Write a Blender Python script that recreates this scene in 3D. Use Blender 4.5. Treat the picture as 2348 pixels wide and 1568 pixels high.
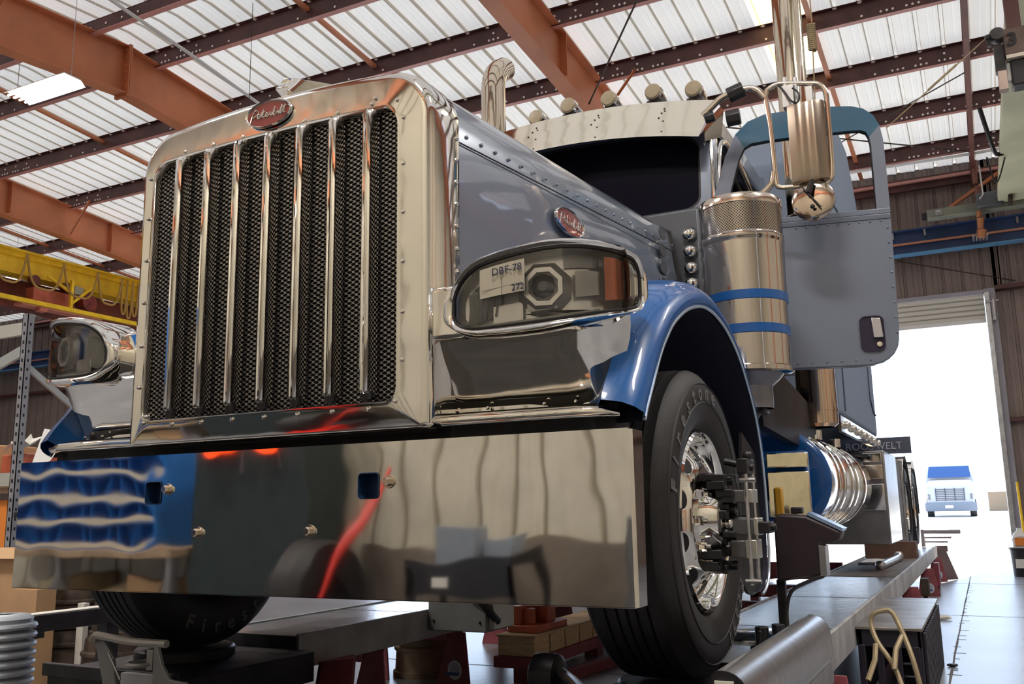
import bpy, math, random
from mathutils import Vector, Matrix
random.seed(7)
sc = bpy.context.scene
for o in list(bpy.data.objects): bpy.data.objects.remove(o)
COL = sc.collection
# ---------------------------------------------------------------- camera
cd = bpy.data.cameras.new('camera'); cam = bpy.data.objects.new('camera', cd); COL.objects.link(cam)
RG, UP, LK = Vector((0.89278, 0.45014, -0.01660)), Vector((0.09733, -0.15656, 0.98286)), Vector((-0.43982, 0.87909, 0.18359))
def set_cam(pitch, roll, yaw, f):
    look = Vector((math.sin(yaw)*math.cos(pitch), math.cos(yaw)*math.cos(pitch), math.sin(pitch)))
    r = look.cross(Vector((0, 0, 1))).normalized(); u = r.cross(look)
    r2 = r*math.cos(roll)+u*math.sin(roll); u2 = -r*math.sin(roll)+u*math.cos(roll)
    m = Matrix((r2, u2, -look)).transposed().to_4x4(); m.translation = Vector((0, 0, 1.0))
    cam.matrix_world = m; cd.sensor_width = 36; cd.lens = f*36/2348
set_cam(.183177, -.0168873, -.467267, 2101.2)
cd.clip_start = .05; cd.clip_end = 400
sc.camera = cam
# ---------------------------------------------------------------- light and exposure
sc.view_settings.view_transform = 'Standard'; sc.view_settings.look = 'None'
sc.view_settings.gamma = 1; sc.view_settings.exposure = 0.18; sc.view_settings.use_curve_mapping = False
try:
    sc.cycles.use_denoising = True; sc.cycles.denoiser = 'OPENIMAGEDENOISE'
    sc.cycles.max_bounces = 9; sc.cycles.diffuse_bounces = 4; sc.cycles.glossy_bounces = 5; sc.cycles.transparent_max_bounces = 12
    sc.cycles.sample_clamp_indirect = 6; sc.cycles.caustics_reflective = False; sc.cycles.caustics_refractive = False
except Exception: pass
w = bpy.data.worlds.new('sky'); sc.world = w; w.use_nodes = True
nt = w.node_tree; nt.nodes.clear()
tc = nt.nodes.new('ShaderNodeTexCoord'); sp = nt.nodes.new('ShaderNodeSeparateXYZ'); cr = nt.nodes.new('ShaderNodeValToRGB')
bg = nt.nodes.new('ShaderNodeBackground'); ow = nt.nodes.new('ShaderNodeOutputWorld')
nt.links.new(tc.outputs['Generated'], sp.inputs[0]); nt.links.new(sp.outputs[2], cr.inputs[0]); nt.links.new(cr.outputs[0], bg.inputs[0]); nt.links.new(bg.outputs[0], ow.inputs[0])
cr.color_ramp.elements[0].color = (.66, .80, 1, 1); cr.color_ramp.elements[1].color = (.45, .65, 1, 1)
bg.inputs[1].default_value = 3.6
sl = bpy.data.lights.new('sun', 'SUN'); sl.energy = 16; sl.angle = math.radians(.6); sl.color = (1, .93, .82)
so = bpy.data.objects.new('sun', sl); COL.objects.link(so)
so.rotation_euler = Vector((-.19, -.80, -.78)).to_track_quat('-Z', 'Y').to_euler()
def area(name, loc, size, power, col=(1, 1, 1), direc=(0, 0, -1), parent=None):
    l = bpy.data.lights.new(name, 'AREA'); l.shape = 'RECTANGLE'; l.size = size[0]; l.size_y = size[1]; l.energy = power; l.color = col
    o = bpy.data.objects.new(name, l); COL.objects.link(o); o.rotation_euler = Vector(direc).to_track_quat('-Z', 'Y').to_euler()
    o.location = loc
    if parent: o.parent = parent; o.location = Vector(loc)-BASE[parent.name]
    return o
# ---------------------------------------------------------------- materials
MATS = {}
def mat(name, col, rough=.5, metal=0., var=0., vs=4., bump=0., bs=30., coat=0., emit=None, es=1., trans=0., col2=None, spec=.5, stretch=None, alpha=None):
    if name in MATS: return MATS[name]
    m = bpy.data.materials.new(name); m.use_nodes = True; n = m.node_tree.nodes; l = m.node_tree.links
    b = n['Principled BSDF']
    b.inputs['Base Color'].default_value = (*col, 1); b.inputs['Roughness'].default_value = rough; b.inputs['Metallic'].default_value = metal
    b.inputs['Coat Weight'].default_value = coat; b.inputs['Coat Roughness'].default_value = .04; b.inputs['Specular IOR Level'].default_value = spec
    if trans: b.inputs['Transmission Weight'].default_value = trans
    if alpha is not None: b.inputs['Alpha'].default_value = alpha
    if emit: b.inputs['Emission Color'].default_value = (*emit, 1); b.inputs['Emission Strength'].default_value = es
    if var or bump:
        t = n.new('ShaderNodeTexCoord'); mp = n.new('ShaderNodeMapping'); l.new(t.outputs['Object'], mp.inputs[0])
        if stretch: mp.inputs['Scale'].default_value = stretch
    if var:
        nz = n.new('ShaderNodeTexNoise'); nz.inputs['Scale'].default_value = vs; nz.inputs['Detail'].default_value = 6
        l.new(mp.outputs[0], nz.inputs['Vector'])
        r = n.new('ShaderNodeValToRGB'); l.new(nz.outputs[0], r.inputs[0]); l.new(r.outputs[0], b.inputs['Base Color'])
        c2 = col2 or tuple(max(0, c*(1-var)) for c in col); c1 = col if col2 else tuple(min(1, c*(1+var)) for c in col)
        r.color_ramp.elements[0].position = .34; r.color_ramp.elements[1].position = .66
        r.color_ramp.elements[0].color = (*c2, 1); r.color_ramp.elements[1].color = (*c1, 1)
    if bump:
        nb = n.new('ShaderNodeTexNoise'); nb.inputs['Scale'].default_value = bs; nb.inputs['Detail'].default_value = 2; l.new(mp.outputs[0], nb.inputs['Vector'])
        bp = n.new('ShaderNodeBump'); bp.inputs['Strength'].default_value = 1; bp.inputs['Distance'].default_value = bump
        l.new(nb.outputs[0], bp.inputs['Height']); l.new(bp.outputs[0], b.inputs['Normal'])
        if coat: l.new(bp.outputs[0], b.inputs['Coat Normal'])
    MATS[name] = m; return m
def sheet_mat(name, col, tl, tcol):
    m = bpy.data.materials.new(name); m.use_nodes = True; n = m.node_tree.nodes; l = m.node_tree.links; n.clear()
    d = n.new('ShaderNodeBsdfDiffuse'); t = n.new('ShaderNodeBsdfTranslucent'); a = n.new('ShaderNodeMixShader'); o = n.new('ShaderNodeOutputMaterial')
    tx = n.new('ShaderNodeTexCoord'); nz = n.new('ShaderNodeTexNoise'); nz.inputs['Scale'].default_value = .7; l.new(tx.outputs['Object'], nz.inputs['Vector'])
    r = n.new('ShaderNodeValToRGB'); l.new(nz.outputs[0], r.inputs[0]); r.color_ramp.elements[0].position = .3; r.color_ramp.elements[1].position = .7
    r.color_ramp.elements[0].color = (*[c*.88 for c in col], 1); r.color_ramp.elements[1].color = (*col, 1); l.new(r.outputs[0], d.inputs[0])
    t.inputs[0].default_value = (*tcol, 1); a.inputs[0].default_value = tl
    l.new(d.outputs[0], a.inputs[1]); l.new(t.outputs[0], a.inputs[2]); l.new(a.outputs[0], o.inputs[0]); MATS[name] = m; return m
def glass_mat(name, tint, refl=.12, rough=.02):
    m = bpy.data.materials.new(name); m.use_nodes = True; n = m.node_tree.nodes; l = m.node_tree.links; n.clear()
    t = n.new('ShaderNodeBsdfTransparent'); g = n.new('ShaderNodeBsdfGlossy'); f = n.new('ShaderNodeFresnel'); a = n.new('ShaderNodeMixShader'); o = n.new('ShaderNodeOutputMaterial')
    t.inputs[0].default_value = (*tint, 1); g.inputs[1].default_value = rough; f.inputs[0].default_value = 1.5
    l.new(f.outputs[0], a.inputs[0]); l.new(t.outputs[0], a.inputs[1]); l.new(g.outputs[0], a.inputs[2]); l.new(a.outputs[0], o.inputs[0]); MATS[name] = m; return m
def perf_mat(name, col, scale, metal=1.):   # round perforations over metal, pattern in the sheet itself
    m = mat(name, col, .18, metal); n = m.node_tree.nodes; l = m.node_tree.links; b = n['Principled BSDF']
    uv = n.new('ShaderNodeUVMap'); mp = n.new('ShaderNodeMapping'); mp.inputs['Rotation'].default_value = (0, 0, .785); mp.inputs['Scale'].default_value = (scale, scale, 1)
    l.new(uv.outputs[0], mp.inputs[0]); v = n.new('ShaderNodeTexVoronoi'); v.inputs['Randomness'].default_value = 0; v.inputs['Scale'].default_value = 1; v.voronoi_dimensions = '2D'
    l.new(mp.outputs[0], v.inputs['Vector']); r = n.new('ShaderNodeValToRGB'); l.new(v.outputs['Distance'], r.inputs[0])
    r.color_ramp.elements[0].color = (.015, .013, .012, 1); r.color_ramp.elements[0].position = .33; r.color_ramp.elements[1].color = (*col, 1); r.color_ramp.elements[1].position = .38
    l.new(r.outputs[0], b.inputs['Base Color']); r2 = n.new('ShaderNodeValToRGB'); l.new(v.outputs['Distance'], r2.inputs[0]); r2.color_ramp.elements[0].position = .33; r2.color_ramp.elements[1].position = .38
    l.new(r2.outputs[0], b.inputs['Metallic']); return m
CH = mat('chrome', (.84, .82, .78), .05, 1)
CHW = mat('chrome_wavy', (.84, .81, .76), .07, 1, bump=.0035, bs=3.5)
BUMP = mat('bumper_steel', (.80, .78, .74), .045, 1, bump=.0065, bs=1.9, var=.05, vs=14)
STN = mat('stainless', (.70, .62, .53), .14, 1, bump=.001, bs=6)
STD = mat('dull_steel', (.42, .42, .43), .38, .9, var=.15, vs=9)
ALU = mat('brushed_aluminium', (.66, .67, .70), .30, 1, var=.08, vs=30)
BLK = mat('black_plastic', (.012, .011, .014), .42)
BLKM = mat('black_metal', (.02, .018, .022), .45, .3, var=.4, vs=12)
DARK = mat('dark_void', (.004, .004, .006), .7)  # near-black for holes and gaps, their inner shade put into colour
HOOD = mat('grey_blue_paint', (.205, .24, .315), .22, .3, coat=1, bump=.0012, bs=4)
BLU = mat('blue_paint', (.004, .085, .31), .3, .0, coat=.55, spec=.3, bump=.001, bs=5)
DOORM = mat('door_paint', (.17, .197, .265), .36, .2, coat=.25)
RUB = mat('tyre_rubber', (.011, .010, .012), .58, var=.3, vs=10, bump=.0008, bs=120)
RUBL = mat('tyre_lettering', (.13, .13, .135), .6)
LINER = mat('wheel_liner', (.01, .011, .03), .6)
RED = mat('red_enamel', (.22, .008, .010), .25, coat=.6)
AMB = mat('amber_lens', (.62, .11, .015), .18, .25, coat=1)
SILV = mat('reflector_silver', (.92, .90, .86), .22, .45)
GREYP = mat('grey_plastic', (.33, .32, .30), .45)
ORG = mat('orange_primer_steel', (.58, .20, .088), .5, var=.14, vs=1.3)
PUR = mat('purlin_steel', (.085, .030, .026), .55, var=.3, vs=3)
PURLIT = mat('purlin_flange', (.62, .29, .25), .5, var=.1, vs=3)  # paler copy of the purlin steel, light on the lower flange as colour
LITDOT = mat('pale_bolt', (.95, .84, .80), .4)  # near-white for painted light spots along purlins and at rib ends
YEL = mat('crane_yellow', (.95, .58, .014), .42, var=.12, vs=5)
CRED = mat('hoist_red', (.44, .10, .05), .45, var=.25, vs=6)
BLC = mat('runway_blue', (.02, .055, .17), .45, var=.2, vs=3)
CREAM = mat('cream_paint', (.70, .66, .42), .5, var=.1, vs=3)
MAR = mat('maroon_paint', (.24, .050, .065), .45, var=.25, vs=8)
CARD = mat('cardboard', (.50, .30, .155), .8, var=.12, vs=3)
WOODC = mat('pale_wood', (.62, .44, .26), .7, var=.2, vs=8, stretch=(1, 8, 8))
RUSTY = mat('rusty_iron', (.065, .045, .033), .7, .2, var=.5, vs=9)
TANI = mat('tan_cast_iron', (.34, .25, .155), .65, .1, var=.25, vs=6)
TAN = mat('tan_tube_paint', (.38, .30, .18), .45, .2, var=.2, vs=14)
CONC = mat('concrete_floor', (.25, .258, .285), .30, var=.16, vs=1.1, bump=.0012, bs=18)
RACK = mat('runway_plate', (.34, .37, .40), .20, .45, var=.2, vs=4, bump=.001, bs=25)
RACKS = mat('rack_side_paint', (.42, .42, .44), .5, .15, var=.25, vs=5)
WHT = mat('white_paint', (.75, .75, .74), .4)
PAP = mat('paper', (.74, .72, .66), .8)
ROPE = mat('rope', (.30, .22, .12), .8)
ORL = mat('orange_label', (.80, .25, .04), .6)
SHEET = sheet_mat('white_roof_sheet', (.84, .82, .76), .080, (1, .965, .91))  # translucency added so daylight glows through and brightens the ceiling
RIBS = sheet_mat('roof_rib_side', (.66, .58, .47), .032, (1, .93, .82))  # darker copy of the sheet, painting shade on the rib sides
SKYL = sheet_mat('skylight_fibreglass', (.85, .70, .42), .42, (1, .76, .40))
CRW = mat('cream_wall_sheet', (.62, .57, .46), .38, var=.07, vs=2)
TAUP = mat('taupe_wall_sheet', (.23, .175, .155), .5, var=.12, vs=2)
GLS = glass_mat('clear_lens', (.99, .99, .99)); 
WGL = mat('dark_window_glass', (.006, .006, .012), .12, spec=.12)
TUBE = mat('fluorescent_tube', (1, 1, 1), .4, emit=(1, .96, .9), es=14)
PERF = perf_mat('perforated_stainless', (.46, .41, .37), 105)
# ---------------------------------------------------------------- mesh helpers
BASE = {}
class MB:
    def __init__(s): s.v = []; s.f = []; s.m = []; s.uv = None
    def add(s, vs, fs, mi=0):
        k = len(s.v); s.v += [Vector(v) for v in vs]; s.f += [tuple(i+k for i in f) for f in fs]; s.m += [mi]*len(fs); return s
    def box(s, a, b, mi=0):
        (x0, y0, z0), (x1, y1, z1) = a, b
        return s.add([(x0,y0,z0),(x1,y0,z0),(x1,y1,z0),(x0,y1,z0),(x0,y0,z1),(x1,y0,z1),(x1,y1,z1),(x0,y1,z1)], [(0,3,2,1),(4,5,6,7),(0,1,5,4),(1,2,6,5),(2,3,7,6),(3,0,4,7)], mi)
    def bar(s, p0, p1, w, h, mi=0, up=(0, 0, 1)):
        p0, p1 = Vector(p0), Vector(p1); d = (p1-p0).normalized(); u = Vector(up)
        if abs(d.dot(u)) > .98: u = Vector((1, 0, 0))
        r = d.cross(u).normalized()*w/2; t = r.cross(d).normalized()*h/2
        q = []
        for p in (p0, p1): q += [p-r-t, p+r-t, p+r+t, p-r+t]
        return s.add(q, [(0,3,2,1),(4,5,6,7),(0,1,5,4),(1,2,6,5),(2,3,7,6),(3,0,4,7)], mi)
    def tube(s, pts, r, n=12, mi=0, closed=False, caps=True):
        P = [Vector(p) for p in pts]; N = len(P); R = r if isinstance(r, (list, tuple)) else [r]*N; rings = []; prev = None
        for i in range(N):
            a = P[i-1] if (i > 0 or closed) else P[i]; b = P[(i+1) % N] if (i < N-1 or closed) else P[i]
            t = (b-a).normalized()
            if prev is None:
                u = Vector((0, 0, 1)) if abs(t.z) < .9 else Vector((1, 0, 0)); prev = (u-t*u.dot(t)).normalized()
            else: prev = (prev-t*prev.dot(t)).normalized()
            bn = t.cross(prev); rings.append([P[i]+prev*R[i]*math.cos(2*math.pi*k/n)+bn*R[i]*math.sin(2*math.pi*k/n) for k in range(n)])
        return s.loft(rings, mi, closed_sec=True, closed=closed, caps=caps)
    def cyl(s, p0, p1, r0, r1=None, n=20, mi=0): return s.tube([p0, p1], [r0, r0 if r1 is None else r1], n, mi)
    def loft(s, rings, mi=0, closed_sec=False, closed=False, caps=False):
        n = len(rings[0]); k = len(s.v); s.v += [Vector(p) for r in rings for p in r]; N = len(rings)
        for i in range(N if closed else N-1):
            j = (i+1) % N
            for a in range(n if closed_sec else n-1):
                b = (a+1) % n; s.f.append((k+i*n+a, k+i*n+b, k+j*n+b, k+j*n+a)); s.m.append(mi)
        if caps: s.f += [tuple(k+a for a in reversed(range(n))), tuple(k+(N-1)*n+a for a in range(n))]; s.m += [mi, mi]
        return s
    def lathe(s, prof, org, axis='z', n=40, mi=0, a0=0, a1=2*math.pi, mis=None):
        org = Vector(org); rings = []; full = abs(a1-a0-2*math.pi) < 1e-6; cnt = n if full else n+1
        for r, h in prof:
            ring = []
            for k in range(cnt):
                a = a0+(a1-a0)*k/n; c, q = r*math.cos(a), r*math.sin(a)
                p = Vector((c, q, h)) if axis == 'z' else Vector((h, c, q)) if axis == 'x' else Vector((q, h, c))
                ring.append(org+p)
            rings.append(ring)
        if mis is None: s.loft(rings, mi, closed_sec=full)
        else:
            for i in range(len(rings)-1): s.loft(rings[i:i+2], mis[i], closed_sec=full)
        return s
    def prism(s, poly, d, mi=0):
        n = len(poly); P = [Vector(p) for p in poly]; d = Vector(d)
        return s.add(P+[p+d for p in P], [tuple(reversed(range(n))), tuple(range(n, 2*n))]+[(i, (i+1) % n, (i+1) % n+n, i+n) for i in range(n)], mi)
    def ball(s, c, r, mi=0, n=10, sq=(1, 1, 1)):
        c = Vector(c); rings = []
        for i in range(1, n//2+1):
            a = math.pi*i/(n//2+1); rings.append([c+Vector((r*math.sin(a)*math.cos(2*math.pi*k/n)*sq[0], r*math.sin(a)*math.sin(2*math.pi*k/n)*sq[1], r*math.cos(a)*sq[2])) for k in range(n)])
        return s.loft(rings, mi, closed_sec=True, caps=True)
    def build(s, name, mats, parent=None, ang=35, bev=0., seg=2, loc=None):
        me = bpy.data.meshes.new(name); base = BASE[parent.name] if parent else Vector(loc) if loc else Vector((0, 0, 0))
        if not parent and loc is None and s.v:
            xs = [v.x for v in s.v]; ys = [v.y for v in s.v]; base = Vector(((min(xs)+max(xs))/2, (min(ys)+max(ys))/2, min(v.z for v in s.v)))
        me.from_pydata([tuple(v-base) for v in s.v], [], s.f)
        for m in (mats if isinstance(mats, (list, tuple)) else [mats]): me.materials.append(m)
        me.polygons.foreach_set('material_index', s.m)
        me.update(); me.shade_smooth(); me.set_sharp_from_angle(angle=math.radians(ang))
        o = bpy.data.objects.new(name, me); COL.objects.link(o)
        if parent: o.parent = parent
        else: o.location = base
        BASE[o.name] = base
        if bev:
            b = o.modifiers.new('bevel', 'BEVEL'); b.width = bev; b.segments = seg; b.limit_method = 'ANGLE'; b.angle_limit = math.radians(40); b.harden_normals = False
        return o
def tag(o, label=None, cat=None, group=None, kind=None):
    if label: o['label'] = label
    if cat: o['category'] = cat
    if group: o['group'] = group
    if kind: o['kind'] = kind
    return o
def thing(name, loc, label, cat, group=None):
    o = bpy.data.objects.new(name, None); COL.objects.link(o); o.location = loc; BASE[o.name] = Vector(loc); o.empty_display_size = .1
    return tag(o, label, cat, group)
def copy_tree(o, parent=None, dloc=None, mat_swap=None):
    c = o.copy(); COL.objects.link(c); BASE[c.name] = BASE[o.name].copy()
    if parent: c.parent = parent
    if dloc is not None: c.location = o.location+Vector(dloc)
    for ch in list(o.children): copy_tree(ch, c)
    return c
def text_mesh(txt, size, depth=.002, bold=0):
    cu = bpy.data.curves.new('t', 'FONT'); cu.body = txt; cu.size = size; cu.extrude = depth; cu.align_x = 'CENTER'; cu.align_y = 'CENTER'; cu.resolution_u = 3; cu.offset = bold
    o = bpy.data.objects.new('t', cu); COL.objects.link(o); bpy.context.view_layer.update()
    me = bpy.data.meshes.new_from_object(o.evaluated_get(bpy.context.evaluated_depsgraph_get()))
    vs = [v.co.copy() for v in me.vertices]; fs = [tuple(p.vertices) for p in me.polygons]
    bpy.data.objects.remove(o); bpy.data.curves.remove(cu); bpy.data.meshes.remove(me); return vs, fs
def put_text(mb, txt, size, org, xd, yd, depth=.002, mi=0, bold=0):
    vs, fs = text_mesh(txt, size, depth, bold); xd, yd = Vector(xd).normalized(), Vector(yd).normalized(); zd = xd.cross(yd); org = Vector(org)
    mb.add([org+xd*v.x+yd*v.y+zd*v.z for v in vs], fs, mi)
def rrect(x0, x1, z0, z1, r, n=6, rs=None):
    rs = rs or [r]*4; out = []   # order: BL, BR, TR, TL (counter clockwise)
    for (cx, cz, a, rr) in ((x0+rs[0], z0+rs[0], 180, rs[0]), (x1-rs[1], z0+rs[1], 270, rs[1]), (x1-rs[2], z1-rs[2], 0, rs[2]), (x0+rs[3], z1-rs[3], 90, rs[3])):
        for k in range(n+1):
            t = math.radians(a+90*k/n); out.append((cx+rr*math.cos(t), cz+rr*math.sin(t)))
    return out
def smooth(pts, k=6):
    P = [Vector(p) for p in pts]; out = []
    for i in range(len(P)-1):
        a, b, c, d = P[max(i-1, 0)], P[i], P[i+1], P[min(i+2, len(P)-1)]
        for j in range(k):
            t = j/k; out.append(.5*((2*b)+(c-a)*t+(2*a-5*b+4*c-d)*t*t+(-a+3*b-3*c+d)*t**3))
    out.append(P[-1]); return out
def arc(c, r, a0, a1, n, plane='yz', x=0):
    o = []
    for k in range(n+1):
        a = math.radians(a0+(a1-a0)*k/n); u, v = c[0]+r*math.cos(a), c[1]+r*math.sin(a)
        o.append((x, u, v) if plane == 'yz' else (u, x, v) if plane == 'xz' else (u, v, x))
    return o
# ================================================================ the setting
YB, YF, YR, XL, XR = 17.2, -1.2, 8.1, -27., 6.
def zroof(y): return 6.88+.083*((YB-y) if y >= YR else (YB-YR)-(YR-y))
def ribbed(mb, x0, x1, fn, pitch=.305, h=.055, mi=0):
    """rib profile across x; fn(x, offset) -> list of points along the sheet; ribs stand away by offset"""
    prof = []; x = x0
    while x < x1:
        prof += [(x, 0), (x+.085, 0), (x+.09, .007), (x+.11, .007), (x+.115, 0), (x+.17, 0), (x+.175, .007), (x+.195, .007), (x+.2, 0), (x+.236, 0), (x+.244, h), (x+.284, h), (x+.292, 0)]
        x += pitch
    prof.append((x, 0)); rings = [fn(px, o) for px, o in prof]
    mb.loft(rings, mi)
def S(o, ): o['kind'] = 'structure'; return o
f = MB(); f.add([(XL, YF-.3, 0), (XR, YF-.3, 0), (XR, YB+.15, 0), (XL, YB+.15, 0)], [(0, 1, 2, 3)])
S(f.build('floor', CONC, loc=(0, 0, 0)))
fc = MB()
for cx in (-.28, -5.0, 4.2): 
    fc.add(*[( [(cx-.006+random.uniform(-.003, .003), -1+i*.35, .0015) for i in range(52)] + [(cx+.006+random.uniform(-.004, .004), -1+i*.35, .0015) for i in range(52)] ), [(i, i+52, i+53, i+1) for i in range(51)]][0:2])
for cy in (2.2, 5.6, 9.6, 13.4): fc.box((-6, cy-.004, 0), (5, cy+.004, .0015))
for i in range(26):
    yy = 4.5+i*.34+random.uniform(-.1, .1); q = random.uniform(.02, .07); fc.box((-.28-random.uniform(0, .02), yy, 0), (-.28+q, yy+.012, .0017))
S(fc.build('trim_1', mat('floor_joint_dirt', (.13, .12, .12), .8), loc=(0, 0, 0)))
rf = MB()
ribbed(rf, XL, XR-.2, lambda x, o: [(x, yy, zroof(yy)+o) for yy in (YF-.3, YR, 10.2, 13.0, YB+.2)])
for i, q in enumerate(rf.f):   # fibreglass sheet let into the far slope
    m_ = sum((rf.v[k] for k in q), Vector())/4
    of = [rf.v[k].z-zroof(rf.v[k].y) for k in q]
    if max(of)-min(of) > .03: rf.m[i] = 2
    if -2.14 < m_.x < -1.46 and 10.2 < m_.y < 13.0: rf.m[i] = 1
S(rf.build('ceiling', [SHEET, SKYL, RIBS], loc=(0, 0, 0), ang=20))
# end wall with the tall doorway
DX0, DX1, DZ = -4.2, .33, 4.53
def wallx(mb, x0, x1, y, z0, z1, sgn, mi=0, h=.03):
    ribbed(mb, x0, x1, lambda x, o: [(x, y+sgn*o, z0), (x, y+sgn*o, z1)], h=h, mi=mi)
E0, E1, EZ = -12.2, -8.4, 4.3
wb = MB(); wallx(wb, XL, E0-.2, YB, 0, 6.9, 1); wallx(wb, E0-.2, E1-.2, YB, EZ, 6.9, 1); wallx(wb, E1, DX0-.3, YB, 0, 6.9, 1); wallx(wb, DX0-.3, .6, YB, DZ, 6.9, 1); wallx(wb, .48, XR-.3, YB, 0, 6.9, 1)
S(wb.build('wall_back', TAUP, loc=(0, YB, 0), ang=20))
wf = MB(); wallx(wf, XL, XR-.3, YF, 0, 6.9, -1, h=.07); S(wf.build('wall_front', CRW, loc=(0, YF, 0), ang=20))
def wally(x, sgn, m, name):
    mb = MB(); ys = [(y, o) for k in range(61) for y, o in ((YF+k*.305, 0), (YF+k*.305+.22, 0), (YF+k*.305+.24, .03), (YF+k*.305+.28, .03))]
    mb.loft([[(x+sgn*o, y, 0), (x+sgn*o, y, zroof(y))] for y, o in ys if y <= YB+.1]); S(mb.build(name, m, loc=(x, 0, 0), ang=20))
wally(XL, -1, TAUP, 'wall_left'); wally(XR, 1, CRW, 'wall_right')
bb = MB(); bb.box((-4.2, YF+.005, 0), (XR-.3, YF+.03, .78)); S(bb.build('baseboard_front', mat('grimy_wall_base', (.17, .14, .115), .6, var=.3, vs=2), loc=(0, YF, 0)))
# girts and frame on the end wall
g = MB()
for x0, x1 in ((XL, E0-.1), (E1+.1, DX0-.1), (.5, XR)): 
    for z in (2.36, 4.58): g.box((x0, YB-.16, z-.04), (x1, YB-.02, z+.03))
S(g.build('trim_2', PUR, loc=(0, YB, 0)))
j = MB(); j.box((DX0-.12, YB-.2, 0), (DX0, YB+.1, DZ)); j.box((DX1, YB-.12, 0), (DX1+.17, YB+.12, DZ+.05)); j.box((E0-.12, YB-.12, 0), (E0, YB+.12, EZ)); j.box((E1, YB-.12, 0), (E1+.12, YB+.12, EZ)); j.box((E0-.12, YB-.1, EZ-.02), (E1+.12, YB+.1, EZ+.1)); j.box((DX0-.12, YB-.05, DZ-.04), (DX1+.17, YB+.1, DZ+.05))
S(j.build('trim_3', mat('jamb_grey', (.34, .33, .38), .45, var=.1), loc=(DX1, YB, 0), bev=.006))
# roll-up door, nearly open
rd = bpy.data.objects.new('door_1', None); COL.objects.link(rd); rd.location = (-2, YB-.1, 4.06); BASE[rd.name] = Vector(rd.location); S(rd)
c = MB(); rows = []
for k in range(5):
    z = 4.49-k*.088; rows += [[(x, YB-.06-.0, z) for x in (DX0+.02, DX1-.01)], [(x, YB-.085, z-.02) for x in (DX0+.02, DX1-.01)], [(x, YB-.085, z-.065) for x in (DX0+.02, DX1-.01)], [(x, YB-.05, z-.085) for x in (DX0+.02, DX1-.01)]]
c.loft(rows); c.build('curtain', mat('roller_slat', (.66, .64, .58), .45), rd, ang=20)
c = MB(); c.box((DX0+.02, YB-.1, 4.0), (DX1-.01, YB-.04, 4.07)); c.build('bottom_bar', WHT, rd, bev=.005)
c = MB(); c.box((DX1+.0, YB-.2, 0), (DX1+.07, YB-.13, 4.5)); c.build('guide_rail', STD, rd)
c = MB(); c.cyl((DX1+.12, YB-.25, 4.36), (DX1+.12, YB-.25, 4.0), .035); c.cyl((DX1+.02, YB-.25, 4.33), (DX1+.2, YB-.25, 4.33), .02); c.build('lock_box', STD, rd)
# outside yard
yd = MB(); yd.add([(-80, YB+.15, -.01), (80, YB+.15, -.01), (80, 24, 0), (-80, 24, 0), (80, 130, 1.62), (-80, 130, 1.62)], [(0, 1, 2, 3), (3, 2, 4, 5)])
tag(S(yd.build('floor_outside', mat('yard_concrete', (.62, .60, .56), .7, var=.06, vs=.3), loc=(0, 40, -.02))))
# ---------------------------------------------------------------- purlins, rafters, bracing
def purlin(y, k, label):
    s = 1 if y >= YR else -1; z = zroof(y); mb = MB()
    for (a, b) in ((XL, XR),):
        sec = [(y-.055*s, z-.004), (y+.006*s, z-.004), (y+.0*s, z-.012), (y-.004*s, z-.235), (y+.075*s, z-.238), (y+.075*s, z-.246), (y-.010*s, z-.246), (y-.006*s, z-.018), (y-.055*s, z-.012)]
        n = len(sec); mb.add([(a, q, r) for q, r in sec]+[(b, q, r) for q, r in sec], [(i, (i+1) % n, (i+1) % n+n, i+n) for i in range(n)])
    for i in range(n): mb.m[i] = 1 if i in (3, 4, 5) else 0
    ysgn = -1
    x = XL+.4
    while x < 5.5:
        near = min(abs(x-q) for q in (-21.2, -15.7, -10.05, -4.42, .42, 5.8))
        if near < 1.3 or random.random() < .28:
            for dx in ((-.07, 0, .07) if near < 1.0 else (0,)):
                mb.lathe([(.0, -.006), (.017, -.006), (.017, .0)], (x+dx, y-.012*s if s > 0 else y-.002, z-.20), 'y', 6, 2)  # pale discs painting the sunlit dots in the purlin web
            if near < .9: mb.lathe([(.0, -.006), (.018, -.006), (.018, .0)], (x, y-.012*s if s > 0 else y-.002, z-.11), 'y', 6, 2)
        x += .30
    # pale beads painting the daylight at each rib end
    x = XL+.267
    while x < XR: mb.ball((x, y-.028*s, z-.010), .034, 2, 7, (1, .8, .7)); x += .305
    o = mb.build('roof_purlin', [PUR, PURLIT, LITDOT], loc=(-9, y, z-.21), ang=30); tag(o, label, 'roof purlin', 'dark red purlins under the roof')
PL = [(16.15, 'dark purlin nearest the end wall above the blue crane rail'), (14.68, 'second dark purlin out from the end wall, ending above the blue door top'),
      (13.17, 'third dark red purlin out from the end wall'), (11.65, 'dark red purlin crossing just above the cab roof lights and warm skylight'),
      (10.12, 'dark red purlin passing behind the tall right exhaust stack near the top edge'), (8.62, 'dark purlin just beyond the roof ridge, over the left exhaust elbow'),
      (7.6, 'dark purlin just on the near side of the roof ridge'), (6.1, 'second dark purlin on the near roof slope'), (4.6, 'third dark purlin on the near roof slope, top left corner'),
      (3.1, 'fourth dark purlin on the near roof slope'), (1.6, 'fifth dark purlin on the near roof slope'), (.1, 'dark purlin nearest the cream wall by the camera')]
for k, (y, lb) in enumerate(PL): purlin(y, k, lb)
es = MB(); es.box((XL, YB-.1, 6.5), (XR, YB-.02, 6.72)); es.box((XL, YB-.16, 6.62), (XR, YB-.1, 6.67), 1)
tag(es.build('eave_strut', [PUR, PURLIT], loc=(-2, YB, 6.5)), 'dark eave beam with pale lower lip at the top of the end wall', 'roof beam')
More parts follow.
